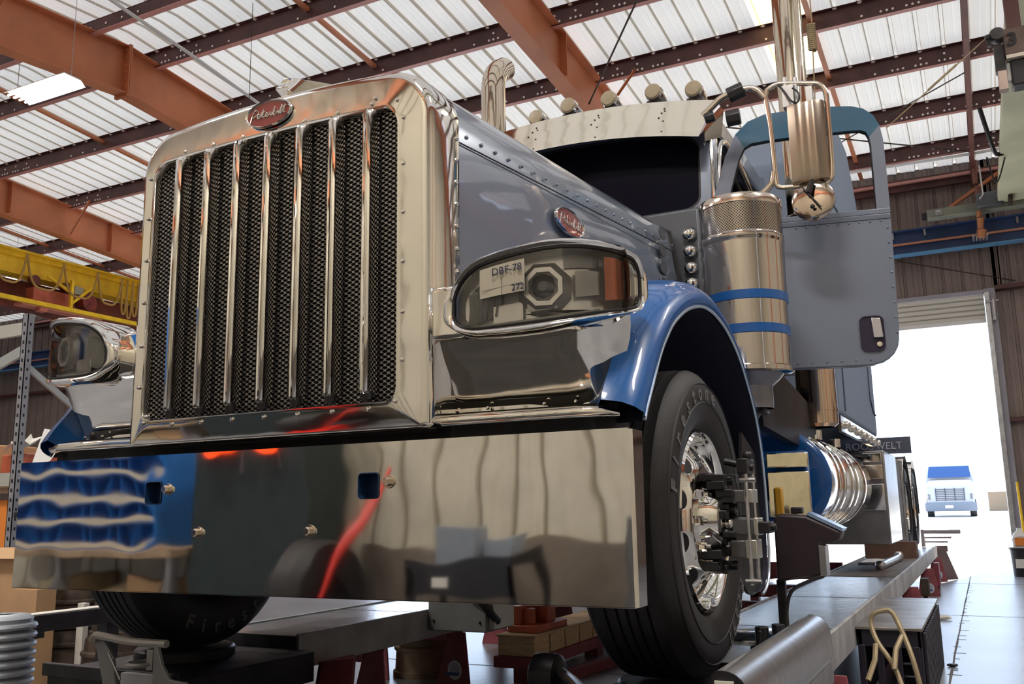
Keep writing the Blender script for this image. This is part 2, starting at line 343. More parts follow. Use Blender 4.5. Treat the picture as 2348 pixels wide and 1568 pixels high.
def rafter(x, label, brace=True, fw=.22, dep=.62, col=True, m=None):
    ORG = m or MATS['orange_primer_steel']
    t = thing('roof_rafter', (x, YR, 6.4), label, 'steel beam', 'orange steel rafters')
    for y0, y1, nm in ((YR, YB-.1, 0), (YF+.1, YR, 1)):
        mb = MB(); za, zb = zroof(y0)-.215, zroof(y1)-.215
        d0 = dep*1.13; d1 = dep*(1.16 if y1 == YR or y0 == YF+.1 else 1)
        if y0 == YF+.1: d0, d1 = dep*1.18, dep*1.13
        for (w0, t0, t1) in ((fw, 0, .012), (fw, None, None)):
            pass
        def fl(top):
            q = []
            for (yy, zz, dd) in ((y0, za, d0), (y1, zb, d1)):
                zt = zz if top else zz-dd+.012
                q.append([(x-fw/2, yy, zt), (x+fw/2, yy, zt), (x+fw/2, yy, zt-.014), (x-fw/2, yy, zt-.014)])
            mb.loft(q, 0, closed_sec=True, caps=True)
        fl(True); fl(False)
        mb.add([(x-.005, y0, za-.01), (x-.005, y1, zb-.01), (x-.005, y1, zb-d1+.01), (x-.005, y0, za-d0+.01), (x+.005, y0, za-.01), (x+.005, y1, zb-.01), (x+.005, y1, zb-d1+.01), (x+.005, y0, za-d0+.01)], [(0,1,2,3),(7,6,5,4),(0,4,5,1),(3,2,6,7)])
        n = 3
        for k in range(1, n+1):
            yy = y0+(y1-y0)*k/(n+1); zz = zroof(yy)-.215
            for sx in (-1, 1): mb.box((x+.005 if sx > 0 else x-fw/2, yy-.004, zz-dep+.01), (x+fw/2 if sx > 0 else x-.005, yy+.004, zz-.01))
        mb.build('beam_half', ORG, t)
    m = MB(); dep_ = dep
    z = zroof(YR)-.2
    m.box((x-fw*.6, YR-.022, z-dep*1.13-.06), (x+fw*.6, YR-.004, z-.0)); m.box((x-fw*.6, YR+.004, z-dep*1.13-.06), (x+fw*.6, YR+.022, z-.0))
    for sx in (-.07, .07):
        for k in range(6 if dep > .5 else 0): m.cyl((x+sx, YR-.045, z-.08-k*.11), (x+sx, YR+.045, z-.08-k*.11), .014, n=6)
    m.build('ridge_splice_plate', ORG, t, bev=.002)
    if brace:
        for yy in [q[0] for q in PL if q[0] > YR+.6][::1][1::2]+[6.1, 3.1]:
            zz = zroof(yy)-.2
            for sx in (1,):
                b = MB(); b.bar((x+sx*.09, yy-.03, zz-dep+.02), (x+sx*.62, yy-.03, zz+.02), .045, .006); b.bar((x+sx*.09, yy-.012, zz-dep+.02), (x+sx*.62, yy-.012, zz+.02), .006, .04); b.build('flange_brace', ORG, t)
    if col:
        b = MB(); b.box((x-.1, YB-.42, 0), (x+.1, YB-.1, zroof(YB)-.4)); b.build('column', ORG, t, bev=.004)
rafter(-21.3, 'farthest orange steel rafter at the left end of the shop', False)
rafter(-15.72, 'orange steel rafter above the yellow crane girder at left')
rafter(-10.02, 'orange steel rafter with a bolted ridge splice, top left above the grille', col=False)
rafter(-4.45, 'orange steel rafter running down behind the cab roof lights', col=False)
rafter(.36, 'narrow red-brown rafter right of the open truck door', False, fw=.07, dep=.26, col=False, m=mat('rafter_dark', (.20, .075, .06), .5, var=.2, vs=3))
rafter(5.85, 'orange steel rafter against the right hand wall', False)
# sag angles at mid bay
for x, lb in ((-18.4, 'thin red-brown sag angle strip in the bay left of the yellow crane'), (-12.9, 'thin red-brown sag angle strip in the bay left of the grille'), (-7.25, 'thin red-brown sag angle strip in the bay above the radiator grille'), (-1.42, 'thin red-brown sag angle strip beside the warm skylight')):
    b = MB()
    for y0, y1 in ((YR, YB-.3), (YF+.3, YR)): b.bar((x, y0, zroof(y0)-.13), (x, y1, zroof(y1)-.13), .06, .006); b.bar((x+.03, y0, zroof(y0)-.11), (x+.03, y1, zroof(y1)-.11), .006, .05)
    tag(b.build('sag_angle', ORG, loc=(x, YR, 7.2)), lb, 'steel strip', 'sag angles between the rafters')
def rod(name, p, r, m, lb, cat, grp=None): return tag(MB().tube(p, r, 6).build(name, m), lb, cat, grp)
rod('brace_rod', [(-4.4, 11.2, 6.55), (-4.2+2.9, 7.2, 7.3)], .012, RUSTY, 'thin steel brace rod rising from the middle rafter to the top edge', 'steel rod')
rod('brace_rod', [(-4.32, 12.0, 6.7), (.36, 15.9, 6.6)], .012, RUSTY, 'thin steel brace rod running behind the cab roof lights', 'steel rod')
rod('brace_rod', [(.34, 13.1, 6.75), (-1.9, 15.0, 6.66), (-3.2, 16.14, 6.72)], .010, RUSTY, 'thin rod seen through the open door window opening', 'steel rod')
rod('brace_rod', [(-.98, 17.19, 5.27), (.82, 17.19, 4.68)], .008, RUSTY, 'thin dark cable sloping across the wall above the doorway', 'cable')
rod('hanging_cord', [(-7.9, 8.3, 7.6), (-7.9, 8.3, 5.0)], .004, RUSTY, 'thin cord hanging from the roof behind the grille top', 'cord')
rod('conduit_pipe', [(-8.3, 4.4, 7.0), (-8.0, 6.6, 6.55), (-7.95, 7.3, 6.45), (-8.05, 9.6, 6.25)], .022, WHT, 'white conduit pipe crossing above the first orange rafter', 'conduit')
rod('conduit_pipe', [(-1.6, 16.0, 6.63), (.4, 16.0, 6.6), (1.2, 16.0, 6.62)], .025, WHT, 'white conduit along the purlin above the blue crane rail', 'conduit')
# ---------------------------------------------------------------- fluorescent fixtures
def fixture(x, y, z, label, L=1.25, W=.34, power=90, col=(1, .94, .86)):
    t = thing('shop_light', (x, y, z), label, 'ceiling light', 'hanging fluorescent lights')
    b = MB(); b.prism([(x-L/2, y-W/2, z+.02), (x-L/2, y-W*.3, z+.09), (x-L/2, y+W*.3, z+.09), (x-L/2, y+W/2, z+.02), (x-L/2, y+W*.3, z+.075), (x-L/2, y-W*.3, z+.075)], (L, 0, 0)); b.build('housing', WHT, t)
    for sy in (-.3, -.1, .1, .3): MB().cyl((x-L/2+.03, y+sy*W, z+.025), (x+L/2-.03, y+sy*W, z+.025), .013, n=8).build('tube', TUBE, t)
    for sx in (-.5, .5): MB().tube([(x+sx, y, z+.09), (x+sx, y, zroof(y)-.02)], .004, 5).build('hanger', STD, t)
    area('lamp', (x, y, z-.02), (L, W), power, col, (0, 0, -1), t)
    return t
fixture(-9.80, 6.78, 6.15, 'bright fluorescent fixture under the first orange rafter, far left', L=1.05, W=.38)
fixture(-5.4, 1.2, 6.3, 'fluorescent fixture over the front left of the truck', power=150)  # from here on the fixtures are out of view, added to brighten the shop
fixture(-.6, .6, 6.3, 'fluorescent fixture over the camera end of the shop', power=150)
fixture(2.6, 3.2, 6.3, 'fluorescent fixture over the right hand side aisle, near end', power=110)
fixture(2.6, 8.2, 6.3, 'fluorescent fixture over the right hand side aisle, middle', power=110)
fixture(-9.6, 1.6, 6.3, 'fluorescent fixture over the workbench with blue bins', power=150)
fixture(-19, 12.5, 6.2, 'fluorescent fixture beyond the yellow crane', power=110)

# unseen shapes added on the right to put stripes into the chrome reflections
for k, (y0, y1, z1, m, lb) in enumerate(((0.4, 1.4, 2.1, BLKM, 'dark steel cabinet against the right wall, nearest the camera'), (5.0, 6.4, 1.9, mat('cabinet_brown', (.10, .05, .03), .5), 'brown cabinet against the right wall near the middle'), (8.6, 9.3, 2.4, BLKM, 'tall dark cabinet against the right wall, farthest along'))):
    b = MB(); b.box((5.2, y0, 0), (5.85, y1, z1)); tag(b.build('steel_cabinet', m, bev=.02), lb, 'cabinet')
for k, y in enumerate((3.4, 7.4, 11.4)):
    b = MB(); b.box((5.7, y, 0), (5.95, y+.3, 6.4)); tag(b.build('wall_column', ORG, bev=.01), ['first orange column on the right wall from the camera end', 'second orange column on the right wall from the camera end', 'third orange column on the right wall from the camera end'][k], 'column')
# ================================================================ the truck
CX = -2.07
def mirx(mb, do=True):
    if do:
        mb.v = [Vector((2*CX-v.x, v.y, v.z)) for v in mb.v]; mb.f = [tuple(reversed(f)) for f in mb.f]
    return mb
T = thing('semi_truck', (CX, 3.09, .45), 'grey and blue long-nosed semi truck with tall chrome grille, its driver door open', 'truck')
def part(mb, name, m, parent=None, **k): return mb.build(name, m, parent or T, **k)
# --- bumper
b = MB(); X0, X1, Z0, Z1, Y = -3.285, -.825, .752, 1.212, 2.31
holes = [(-2.605, -2.532, 1.048, 1.122), (-1.697, -1.624, 1.048, 1.122)]
xs = [X0, holes[0][0], holes[0][1], holes[1][0], holes[1][1], X1]; zs = [Z0, 1.048, 1.122, Z1]
def wav(x, z): return 0
NXs = []
for i in range(5):
    for jz in range(3):
        if i in (1, 3) and jz == 1: continue
        b.add([(xs[i], Y, zs[jz]), (xs[i+1], Y, zs[jz]), (xs[i+1], Y, zs[jz+1]), (xs[i], Y, zs[jz+1])], [(0, 1, 2, 3)])
for s, xe in ((1, X1), (-1, X0)):
    b.add([(xe, Y, Z0), (xe, Y, Z1), (xe+s*.008, Y+.012, Z1), (xe+s*.008, Y+.012, Z0)], [(0, 1, 2, 3)]); b.add([(xe+s*.008, Y+.012, Z0), (xe+s*.008, Y+.012, Z1), (xe+s*.008, Y+.09, Z1), (xe+s*.008, Y+.075, Z0)], [(0, 1, 2, 3)])
b.box((X0, Y, Z1), (X1, Y+.03, Z1+.003)); b.box((X0, Y, Z0-.002), (X1, Y+.025, Z0+.001))
bum = part(b, 'front_bumper', BUMP, ang=20)
for (a, c, d, e) in holes:
    h = MB(); o1 = rrect(a, c, d, e, .012, 4); n = len(o1)
    h.loft([[(x, Y-.002, z) for x, z in rrect(a-.003, c+.003, d-.003, e+.003, .014, 4)], [(x, Y-.003, z) for x, z in o1], [(x, Y+.05, z) for x, z in o1]], closed_sec=True); h.add([(x, Y+.05, z) for x, z in o1], [tuple(range(n))])
    part(h, 'tow_hole', mat('tow_hole_blue', (.01, .035, .10), .35), bum)
for x, z in ((-1.585, 1.095), (-2.35, .949), (-1.88, .951), (-2.50, 1.095)):
    h = MB(); h.lathe([(0, -.022), (.011, -.022), (.0135, -.019), (.0135, -.006)], (x, Y, z), 'y', 6); h.lathe([(0, -.006), (.019, -.006), (.020, -.003), (.020, .003)], (x, Y, z), 'y', 20)
    part(h, 'bumper_bolt', STN, bum, ang=25)
# --- grille shell
def loop(x0, x1, z0, z1, rb, rt, crown, y, n=10):
    out = []
    for x, z in rrect(x0, x1, z0, z1, 0, n, [rb, rb, rt, rt]):
        out.append((x, y, z))
    # add extra points on the long top run for the crown
    res = []
    N = len(out)
    for i in range(N):
        a, c = Vector(out[i]), Vector(out[(i+1) % N]); L = (c-a).length; k = 14 if L > .4 else 1
        for q in range(k): res.append(a.lerp(c, q/k))
    cx = (x0+x1)/2; hw = (x1-x0)/2
    return [(p.x, p.y, p.z+crown*(1-((p.x-cx)/hw)**2)*(max(0, (p.z-z0)/(z1-z0))**3)) for p in res]
gx0, gx1, gz0, gz1 = -2.712, -1.437, 1.247, 2.405
hx0, hx1, hz0, hz1 = -2.638, -1.556, 1.336, 2.290
L = [loop(hx0+.006, hx1-.006, hz0+.006, hz1-.006, .04, .06, .014, 2.335), loop(hx0+.004, hx1-.004, hz0+.004, hz1-.004, .04, .06, .014, 2.306), loop(hx0, hx1, hz0, hz1, .044, .064, .014, 2.298), loop(hx0-.012, hx1+.012, hz0-.012, hz1+.012, .05, .07, .016, 2.302),
     loop(gx0+.03, gx1-.03, gz0+.012, gz1-.03, .012, .12, .038, 2.300), loop(gx0+.018, gx1-.018, gz0+.006, gz1-.018, .015, .13, .040, 2.304), loop(gx0+.006, gx1-.006, gz0+.001, gz1-.005, .02, .14, .042, 2.318), loop(gx0, gx1, gz0, gz1, .02, .145, .043, 2.34), loop(gx0-.004, gx1+.004, gz0, gz1+.006, .02, .15, .045, 2.41), loop(gx0-.004, gx1+.004, gz0, gz1+.004, .02, .15, .045, 2.475), loop(gx0+.004, gx1-.004, gz0, gz1-.004, .02, .15, .045, 2.49)]
b = MB(); b.loft(L, closed_sec=True); sh = part(b, 'grille_shell', CHW, ang=50)
def stud(x, y, z, r=.0075, ax='y', parent=None, m=None, name='rivet'):
    h = MB()
    if ax == 'y': h.lathe([(0, -.005), (r*.6, -.0045), (r, -.001), (r, .002)], (x, y, z), 'y', 8)
    else: h.lathe([(0, .005*ax), (r*.6, .0045*ax), (r, .001*ax), (r, -.002*ax)], (x, y, z), 'x', 8)
    return part(h, name, m or CH, parent)
for z in (2.245, 2.09, 1.93, 1.77, 1.61, 1.46): stud(-1.535, 2.299, z, parent=sh); stud(-2.662, 2.299, z, parent=sh)
for x in [-2.49+.1385*k for k in range(7)]: stud(x, 2.299, 1.318, parent=sh); (stud(x, 2.299, 2.318, parent=sh) if abs(x+2.07) > .05 else 0)
for x, z in ((-1.56, 1.335), (-2.63, 1.33), (-1.56, 2.31), (-1.645, 2.335)): stud(x, 2.299, z, parent=sh)
for k in range(13):
    for s, x in ((1, gx1+.004), (-1, gx0-.004)): stud(x, 2.462, 2.21-.075*k, .008, s, sh)
# inner honeycomb: elongated holes punched in a bright sheet
def honey(x0, x1, z0, z1, y, px=.028, pz=.0085, rx=.0105, rz=.0055):
    mb = MB(); K = rx/rz; q = pz*K; rhs = (px*px/4+q*q)/2; zc = (rhs-px*px/4)/q; zt = rhs/q
    cor = [(px/2, zc), (0, zt), (-px/2, zc), (-px/2, -zc), (0, -zt), (px/2, -zc)]; hx = []
    for i in range(6):
        a, c = cor[i], cor[(i+1) % 6]; hx += [a, ((a[0]+c[0])/2, (a[1]+c[1])/2)]
    rg = [(u/math.hypot(u, v)*rx, v/math.hypot(u, v)*rx) for u, v in hx]; n = 12; row = 0; z = z0
    while z <= z1:
        x = x0+(px/2 if row % 2 else 0)
        while x <= x1:
            k0 = len(mb.v)
            mb.v += [Vector((x+u, y, z+v/K)) for u, v in rg]+[Vector((x+u, y, z+v/K)) for u, v in hx]+[Vector((x+u, y+.007, z+v/K)) for u, v in rg]
            for k in range(n):
                m2 = (k+1) % n; mb.f += [(k0+n+k, k0+n+m2, k0+m2, k0+k), (k0+k, k0+m2, k0+2*n+m2, k0+2*n+k)]; mb.m += [0, 0]
            x += px
        z += pz; row += 1
    return mb
hm = honey(hx0+.012, hx1-.010, hz0+.008, hz1+.008, 2.328); part(hm, 'grille_mesh', mat('mesh_steel', (.36, .34, .33), .35, .8), sh)
b = MB(); b.box((hx0+.004, 2.345, hz0+.004), (hx1-.004, 2.46, hz1+.01)); part(b, 'radiator_core', DARK, sh)
for k in range(7):
    x = -2.489+.1383*k; zt = 2.278+.012*(1-((x-CX)/.55)**2); b = MB()
    sec = [(-.019, 2.318), (-.019, 2.285), (-.016, 2.272), (-.010, 2.268), (-.006, 2.271), (-.003, 2.262), (.003, 2.262), (.006, 2.271), (.010, 2.268), (.016, 2.272), (.019, 2.285), (.019, 2.318)]
    b.loft([[(x+u*.5, max(v, 2.29)+0*u, zt+.012) for u, v in sec], [(x+u*.8, v+.010, zt+.006) for u, v in sec], [(x+u, v, zt-.012) for u, v in sec], [(x+u, v, 1.372) for u, v in sec], [(x+u*.9, v+.006, 1.362) for u, v in sec]], caps=True)
    sb = part(b, 'grille_slat', CH, sh, ang=30)
    b = MB(); b.lathe([(.019, .03), (.02, .012), (.017, -.006), (.008, -.012), (0, -.013)], (x, 2.292, 1.352), 'z', 12); part(b, 'slat_foot', BLK, sb)
# --- emblem lettering in a flowing hand, drawn as strokes
def script(mb, org, xd, yd, W, mi=0, r=.0022):
    S_ = [[(.02,.10),(.06,.55),(.11,.95),(.20,.98),(.22,.75),(.14,.58),(.09,.52)], [(.20,.45),(.27,.52),(.28,.66),(.23,.66),(.21,.48),(.25,.38),(.31,.44)], [(.31,.44),(.36,.98),(.35,.55),(.37,.40),(.42,.44)], [(.31,.76),(.44,.80)],
          [(.42,.44),(.48,.54),(.48,.66),(.44,.64),(.43,.48),(.47,.38),(.52,.44)], [(.52,.44),(.54,.66),(.58,.60),(.57,.42),(.61,.40)], [(.61,.40),(.66,1.0),(.65,.40),(.70,.42),(.71,.54),(.66,.58)], [(.71,.50),(.76,.62),(.76,.42),(.79,.40)], [(.76,.74),(.765,.78)],
          [(.79,.40),(.85,1.02),(.82,.42),(.86,.40)], [(.86,.40),(.93,1.02),(.90,.44),(.96,.40)], [(.84,.80),(1.0,.88)]]
    xd, yd = Vector(xd).normalized(), Vector(yd).normalized()
    for st in S_:
        mb.tube(smooth([Vector(org)+xd*((u-.5+.03*v)*W)+yd*((v-.62)*W*.30) for u, v in st], 4) if len(st) > 2 else [Vector(org)+xd*((u-.5)*W)+yd*((v-.62)*W*.30) for u, v in st], r, 5, mi)
def emblem(name, org, xd, yd, w, h, parent):
    org = Vector(org); xd = Vector(xd).normalized(); yd = Vector(yd).normalized(); zd = xd.cross(yd); n = 40
    def ring(k, o): return [org+xd*w*k*math.cos(2*math.pi*i/n)+yd*h*k*math.sin(2*math.pi*i/n)+zd*o for i in range(n)]
    b = MB(); b.loft([ring(1.0, 0), ring(1.0, .008), ring(.96, .012), ring(.9, .009), ring(.88, .006)], closed_sec=True); e = part(b, name, CH, parent, ang=50)
    b = MB(); b.add(ring(.92, .0065), [tuple(range(n))]); part(b, 'emblem_field', RED, e); b = MB(); script(b, org+zd*.0075, xd, yd, w*1.62); part(b, 'emblem_script', CH, e)
emblem('emblem', (-2.092, 2.298, 2.377), (1, 0, 0), (0, 0, 1), .104, .050, sh)
emblem('emblem', (-1.386, 3.275, 2.141), (.032, 1, 0), (-.03, 0, 1), .135, .055, T)
# hood ornament
b = MB(); b.loft([[(-2.075+.03*s*math.cos(a), y, z+.022*s*math.sin(a)) for a in [2*math.pi*k/14 for k in range(14)]] for y, z, s in ((2.37, 2.50, .5), (2.36, 2.515, 1.0), (2.42, 2.52, .9), (2.52, 2.515, .8), (2.64, 2.505, .25))], closed_sec=True, caps=True)
b.loft([[(-2.115, 2.395, 2.44), (-2.035, 2.395, 2.44), (-2.035, 2.42, 2.44), (-2.115, 2.42, 2.44)], [(-2.10, 2.36, 2.50), (-2.05, 2.36, 2.50), (-2.05, 2.40, 2.50), (-2.10, 2.40, 2.50)]], closed_sec=True, caps=True)
b.loft([[(-2.10-.0*s, 2.33+.05*s, 2.485-.02*s), (-2.05+.0*s, 2.33+.05*s, 2.485-.02*s), (-2.05+.1*s, 2.37+.12*s, 2.535), (-2.10-.1*s, 2.37+.12*s, 2.535)] for s in (0, .5, 1)], closed_sec=True, caps=True)
part(b, 'hood_ornament', CH, T, ang=60, bev=.004)
# --- hood
hood = []
def hsec(t):
    y = 2.478+(4.60-2.478)*t; hw = .632+.108*t; zt = 2.438+.088*t; zb = 1.55; lean = .0
    P = [(hw-.005, zb), (hw, 1.75), (hw, 1.95), (hw-.003, 2.12), (hw-.008, 2.22), (hw-.02, 2.30), (hw-.045, zt-.075), (hw-.09, zt-.030), (hw-.16, zt-.006), (hw-.30, zt+.014), (0, zt+.028)]
    P = smooth([(u, 0, v) for u, v in P], 3); R = [(CX+p.x, y, p.z) for p in P]; return R+[(2*CX-x, yy, z) for x, yy, z in reversed(R[:-1])]
b = MB(); b.loft([hsec(k/14) for k in range(15)]); hd = part(b, 'hood', HOOD, T, ang=60)
for s in (1, -1):
    b = MB(); pts = [(CX+s*(.632+.108*t-.004+.003), 2.49+2.1*t, 2.208+.127*t) for t in [k/20 for k in range(21)]]; b.tube(pts, .0028, 5); part(b, 'hood_seam', BLK, hd)
    for k in range(22 if s > 0 else 0):
        t = (k+.6)/22; stud(CX+s*(.632+.108*t-.008), 2.49+2.1*t, 2.245+.127*t, .0075, s, hd, HOOD)
    b = MB(); b.tube([(CX+s*(.74-.01), 4.605, 1.6), (CX+s*.74, 4.605, 2.25), (CX+s*.70, 4.605, 2.46), (CX+s*.60, 4.605, 2.52), (CX, 4.605, 2.56)], .012, 6); part(b, 'hood_seal', BLK, hd)
    for k, z in enumerate((2.392, 2.298, 2.206, 2.12)):
        x = CX+s*.7355; b = MB(); n = 24; b.add([(x-s*.004, 4.39-.004*k+.058*math.cos(2*math.pi*i/n), z+.030*math.sin(2*math.pi*i/n)) for i in range(n)], [tuple(range(n)) if s > 0 else tuple(reversed(range(n)))]); b.tube([(x-s*.006, 4.39-.004*k+.06*math.cos(2*math.pi*i/n), z+.032*math.sin(2*math.pi*i/n)) for i in range(n)], .002, 5, closed=True, caps=False); part(b, 'side_vent', mat('vent_grey', (.10, .11, .13), .35, .5), hd)
        b = MB(); b.ball((CX+s*(.80), 4.64, z+.05), .036, 0, 16); b.lathe([(.044, 0), (.044, .012), (.036, .014)], (CX+s*.80, 4.655, z+.05), 'y', 16); part(b, 'cowl_light', CH, T, ang=60)
# --- cowl and firewall
b = MB(); b.box((CX-.86, 4.66, 1.55), (CX+.86, 4.74, 2.60)); part(b, 'cowl', mat('cowl_grey', (.10, .11, .13), .4, .3), T, bev=.02)
b = MB(); b.prism([(CX-.92, 4.68, 2.60), (CX+.86, 4.68, 2.60), (CX+.86, 4.68, 2.52), (CX-.92, 4.68, 2.52)], (0, .1, 0)); part(b, 'cowl_top', HOOD, T, bev=.02)
# --- fenders, one each side
LIP = [(2.455, 1.245), (2.478, 1.28), (2.521, 1.331), (2.619, 1.447), (2.70, 1.52), (2.795, 1.585), (2.954, 1.655), (3.123, 1.697), (3.25, 1.706), (3.37, 1.695), (3.50, 1.665), (3.65, 1.60), (3.78, 1.50), (3.90, 1.37), (3.98, 1.19), (4.00, .95), (3.975, .76), (3.91, .69), (3.82, .665)]
LP = smooth([(0, a, c) for a, c in LIP], 3)
def fender(s):
    F = thing_part('fender_assembly', T)
    n = len(LP); nor = []
    for i, p in enumerate(LP):
        t = (LP[min(i+1, n-1)]-LP[max(i-1, 0)]).normalized(); nor.append(Vector((0, -t.z, t.y)))
    def X(d): return CX+s*(1.24-d)
    rows = []
    for i, p in enumerate(LP):
        u = i/(n-1); k = 1.0 if p.y < 3.3 else max(.12, 1-(p.y-3.3)/.55) if u < .75 else .12
        prof = [(0, 0), (-.012, .012*k+.004), (-.012, .035*k+.004), (.004, .062*k+.004), (.035, .088*k+.004), (.09, .105*k+.004), (.14, (.112 if p.y > 2.75 else .03)*k+.004), (.2, (.118 if p.y > 2.75 else .0)*k+.004), (.33, (.122 if p.y > 2.75 else -.02)*k+.004), (.50, (.124 if p.y > 2.75 else -.02)*k+.004)]
        rows.append([(X(d), p.y+nor[i].y*o, p.z+nor[i].z*o) for d, o in prof])
    cut = [r for r, p in zip(rows, LP) if not (p.y > 3.6 and p.z < 1.15)]
    b = MB(); b.loft(cut); 
    if s < 0: b.f = [tuple(reversed(f)) for f in b.f]
    fk = part(b, 'fender', BLU, T, ang=60)
    b = MB(); b.tube([(X(-.004), p.y+nor[i].y*.004, p.z+nor[i].z*.004) for i, p in enumerate(LP)], .006, 6); part(b, 'fender_lip', mat('lip_edge', (.62, .72, .85), .3, .6), fk)
    b = MB(); b.loft([[(X(d), p.y-nor[i].y*.004, p.z-nor[i].z*.004) for d in (.002, .25, .52)] for i, p in enumerate(LP)]); part(b, 'wheel_liner', LINER, fk)
    # flap hanging behind the wheel
    b = MB(); q = [(3.74, 1.30), (3.97, 1.22), (3.99, 1.05), (3.99, .92), (3.975, .77), (3.945, .715), (3.90, .685), (3.84, .665), (3.76, .66), (3.68, .675), (3.60, .73), (3.58, .80)]; b.prism([(X(.02), a, c) for a, c in q] if s > 0 else [(X(.02), a, c) for a, c in reversed(q)], (-s*.012, 0, 0)); part(b, 'splash_flap', BLK, fk)
    b = MB(); b.box((min(X(.62), X(.64)), 2.5, 1.2), (max(X(.62), X(.64)), 4.5, 1.75)); part(b, 'inner_panel', LINER, fk)
    # polished valance between shell and fender
    q = [(-1.435, 1.53), (-1.2, 1.55), (-.95, 1.60), (-.872, 1.55), (-.888, 1.47), (-.905, 1.40), (-.928, 1.345), (-.965, 1.305), (-1.43, 1.300)]
    up = smooth([(x, 2.335+(1.55-z)*.26, z) for x, z in q], 3)
    def yv(x, z): return 2.335+(1.55-z)*.55+.13*max(0, (x+1.05)/.18)**2
    grid = []; XR_ = [(1.284, -.99), (1.31, -.955), (1.35, -.925), (1.44, -.89), (1.51, -.868), (1.57, -.86)]
    for iz in range(9):
        z = 1.285+.275*iz/8; xr = [a_[1]+(c_[1]-a_[1])*(z-a_[0])/(c_[0]-a_[0]) for a_, c_ in zip(XR_, XR_[1:]) if a_[0] <= z <= c_[0]+1e-6][0]; grid.append([(s*(x+(-CX))+CX, yv(x, z)+.003*math.sin(z*50+x*4), z) for x in [-1.44+(xr+1.44)*k/12 for k in range(13)]])
    b = MB(); b.loft(grid); part(b, 'valance_panel', CHW, T, ang=60)
    b = MB(); b.loft([[(s*(x-CX)+CX, yv(x, 1.30)+a, z) for a, z in ((-.004, 1.325), (-.012, 1.315), (-.012, 1.300), (0, 1.294))] for x in (-1.44, -1.2, -.985)]); v2 = part(b, 'valance_ledge', CH, T)
    for x in (-1.32, -1.13, -1.03): stud(s*(x-CX)+CX, yv(x, 1.315)-.02, 1.312, .006, parent=v2)
    b = MB(); b.tube([(s*(x-CX)+CX, y, z) for x, y, z in ((-1.445, 2.38, 1.272), (-1.30, 2.37, 1.272), (-1.0, 2.372, 1.272), (-.93, 2.385, 1.27), (-.89, 2.42, 1.266))], [.018, .018, .018, .017, .010], 12); part(b, 'valance_rail', CH, T, ang=60)
def thing_part(n, p): return p
for s in (1, -1): fender(s)
b = MB(); b.box((CX-1.16, 2.42, 1.19), (CX+1.16, 2.56, 1.30)); b.box((CX-.61, 2.345, 1.245), (CX+.61, 2.40, 1.30)); part(b, 'bumper_gap_filler', DARK, T)
# --- headlights
LC = smooth([(-1.335, 2.275, 0), (-1.25, 2.262, 0), (-1.12, 2.272, 0), (-1.0, 2.305, 0), (-.91, 2.37, 0), (-.862, 2.46, 0), (-.85, 2.52, 0)], 6)
def lcp(t):
    f_ = max(0, min(.9999, t))*(len(LC)-1); i = int(f_); a = LC[i].lerp(LC[i+1], f_-i); d = (LC[i+1]-LC[i]).normalized(); return a, Vector((d.y, -d.x, 0))
LZ = smooth([(0, 1.660, 1.520), (.2, 1.708, 1.517), (.45, 1.736, 1.526), (.7, 1.734, 1.553), (.88, 1.722, 1.576), (1, 1.705, 1.588)], 8)
def lz(t):
    for a, c in zip(LZ, LZ[1:]):
        if t <= c.x: k = (t-a.x)/max(1e-6, c.x-a.x); return a.y+(c.y-a.y)*k, a.z+(c.z-a.z)*k
    return LZ[-1].y, LZ[-1].z
def hp(u, v, d, s):   # point on the lamp face, u along, v up, d outwards
    t = (u+1)/2; p, n = lcp(t); zt, zb = lz(max(0, min(1, t))); ex = max(0, abs(u)-1)*.40*(1 if u > 0 else -1)
    tg = Vector((-n.y, n.x, 0)); q = p+n*d+tg*ex; z = (zt+zb)/2+v*(zt-zb)/2
    return Vector((CX+s*(q.x-CX), q.y, z))
def uvloop():
    o = []
    for (cu, cv, a0, ru, rv) in ((-.60, -.25, 180, .40, .75), (.74, -.30, 270, .26, .70), (.72, .25, 0, .28, .75), (-.58, .10, 90, .42, .90)):
        for k in range(9):
            t = math.radians(a0+90*k/8); o.append((cu+ru*math.cos(t), cv+rv*math.sin(t)))
    r = []
    for i in range(len(o)):
        a, c = o[i], o[(i+1) % len(o)]; n = 9 if abs(a[0]-c[0]) > .6 else 1
        r += [(a[0]+(c[0]-a[0])*q/n, a[1]+(c[1]-a[1])*q/n) for q in range(n)]
    return r
UVL = uvloop(); NL = len(UVL)
def se(k, d, s, n=0, e=0):
    return [hp(u*(1+(k-1)*.45) if k > 1 else u*k, v*k, d, s) for u, v in UVL]
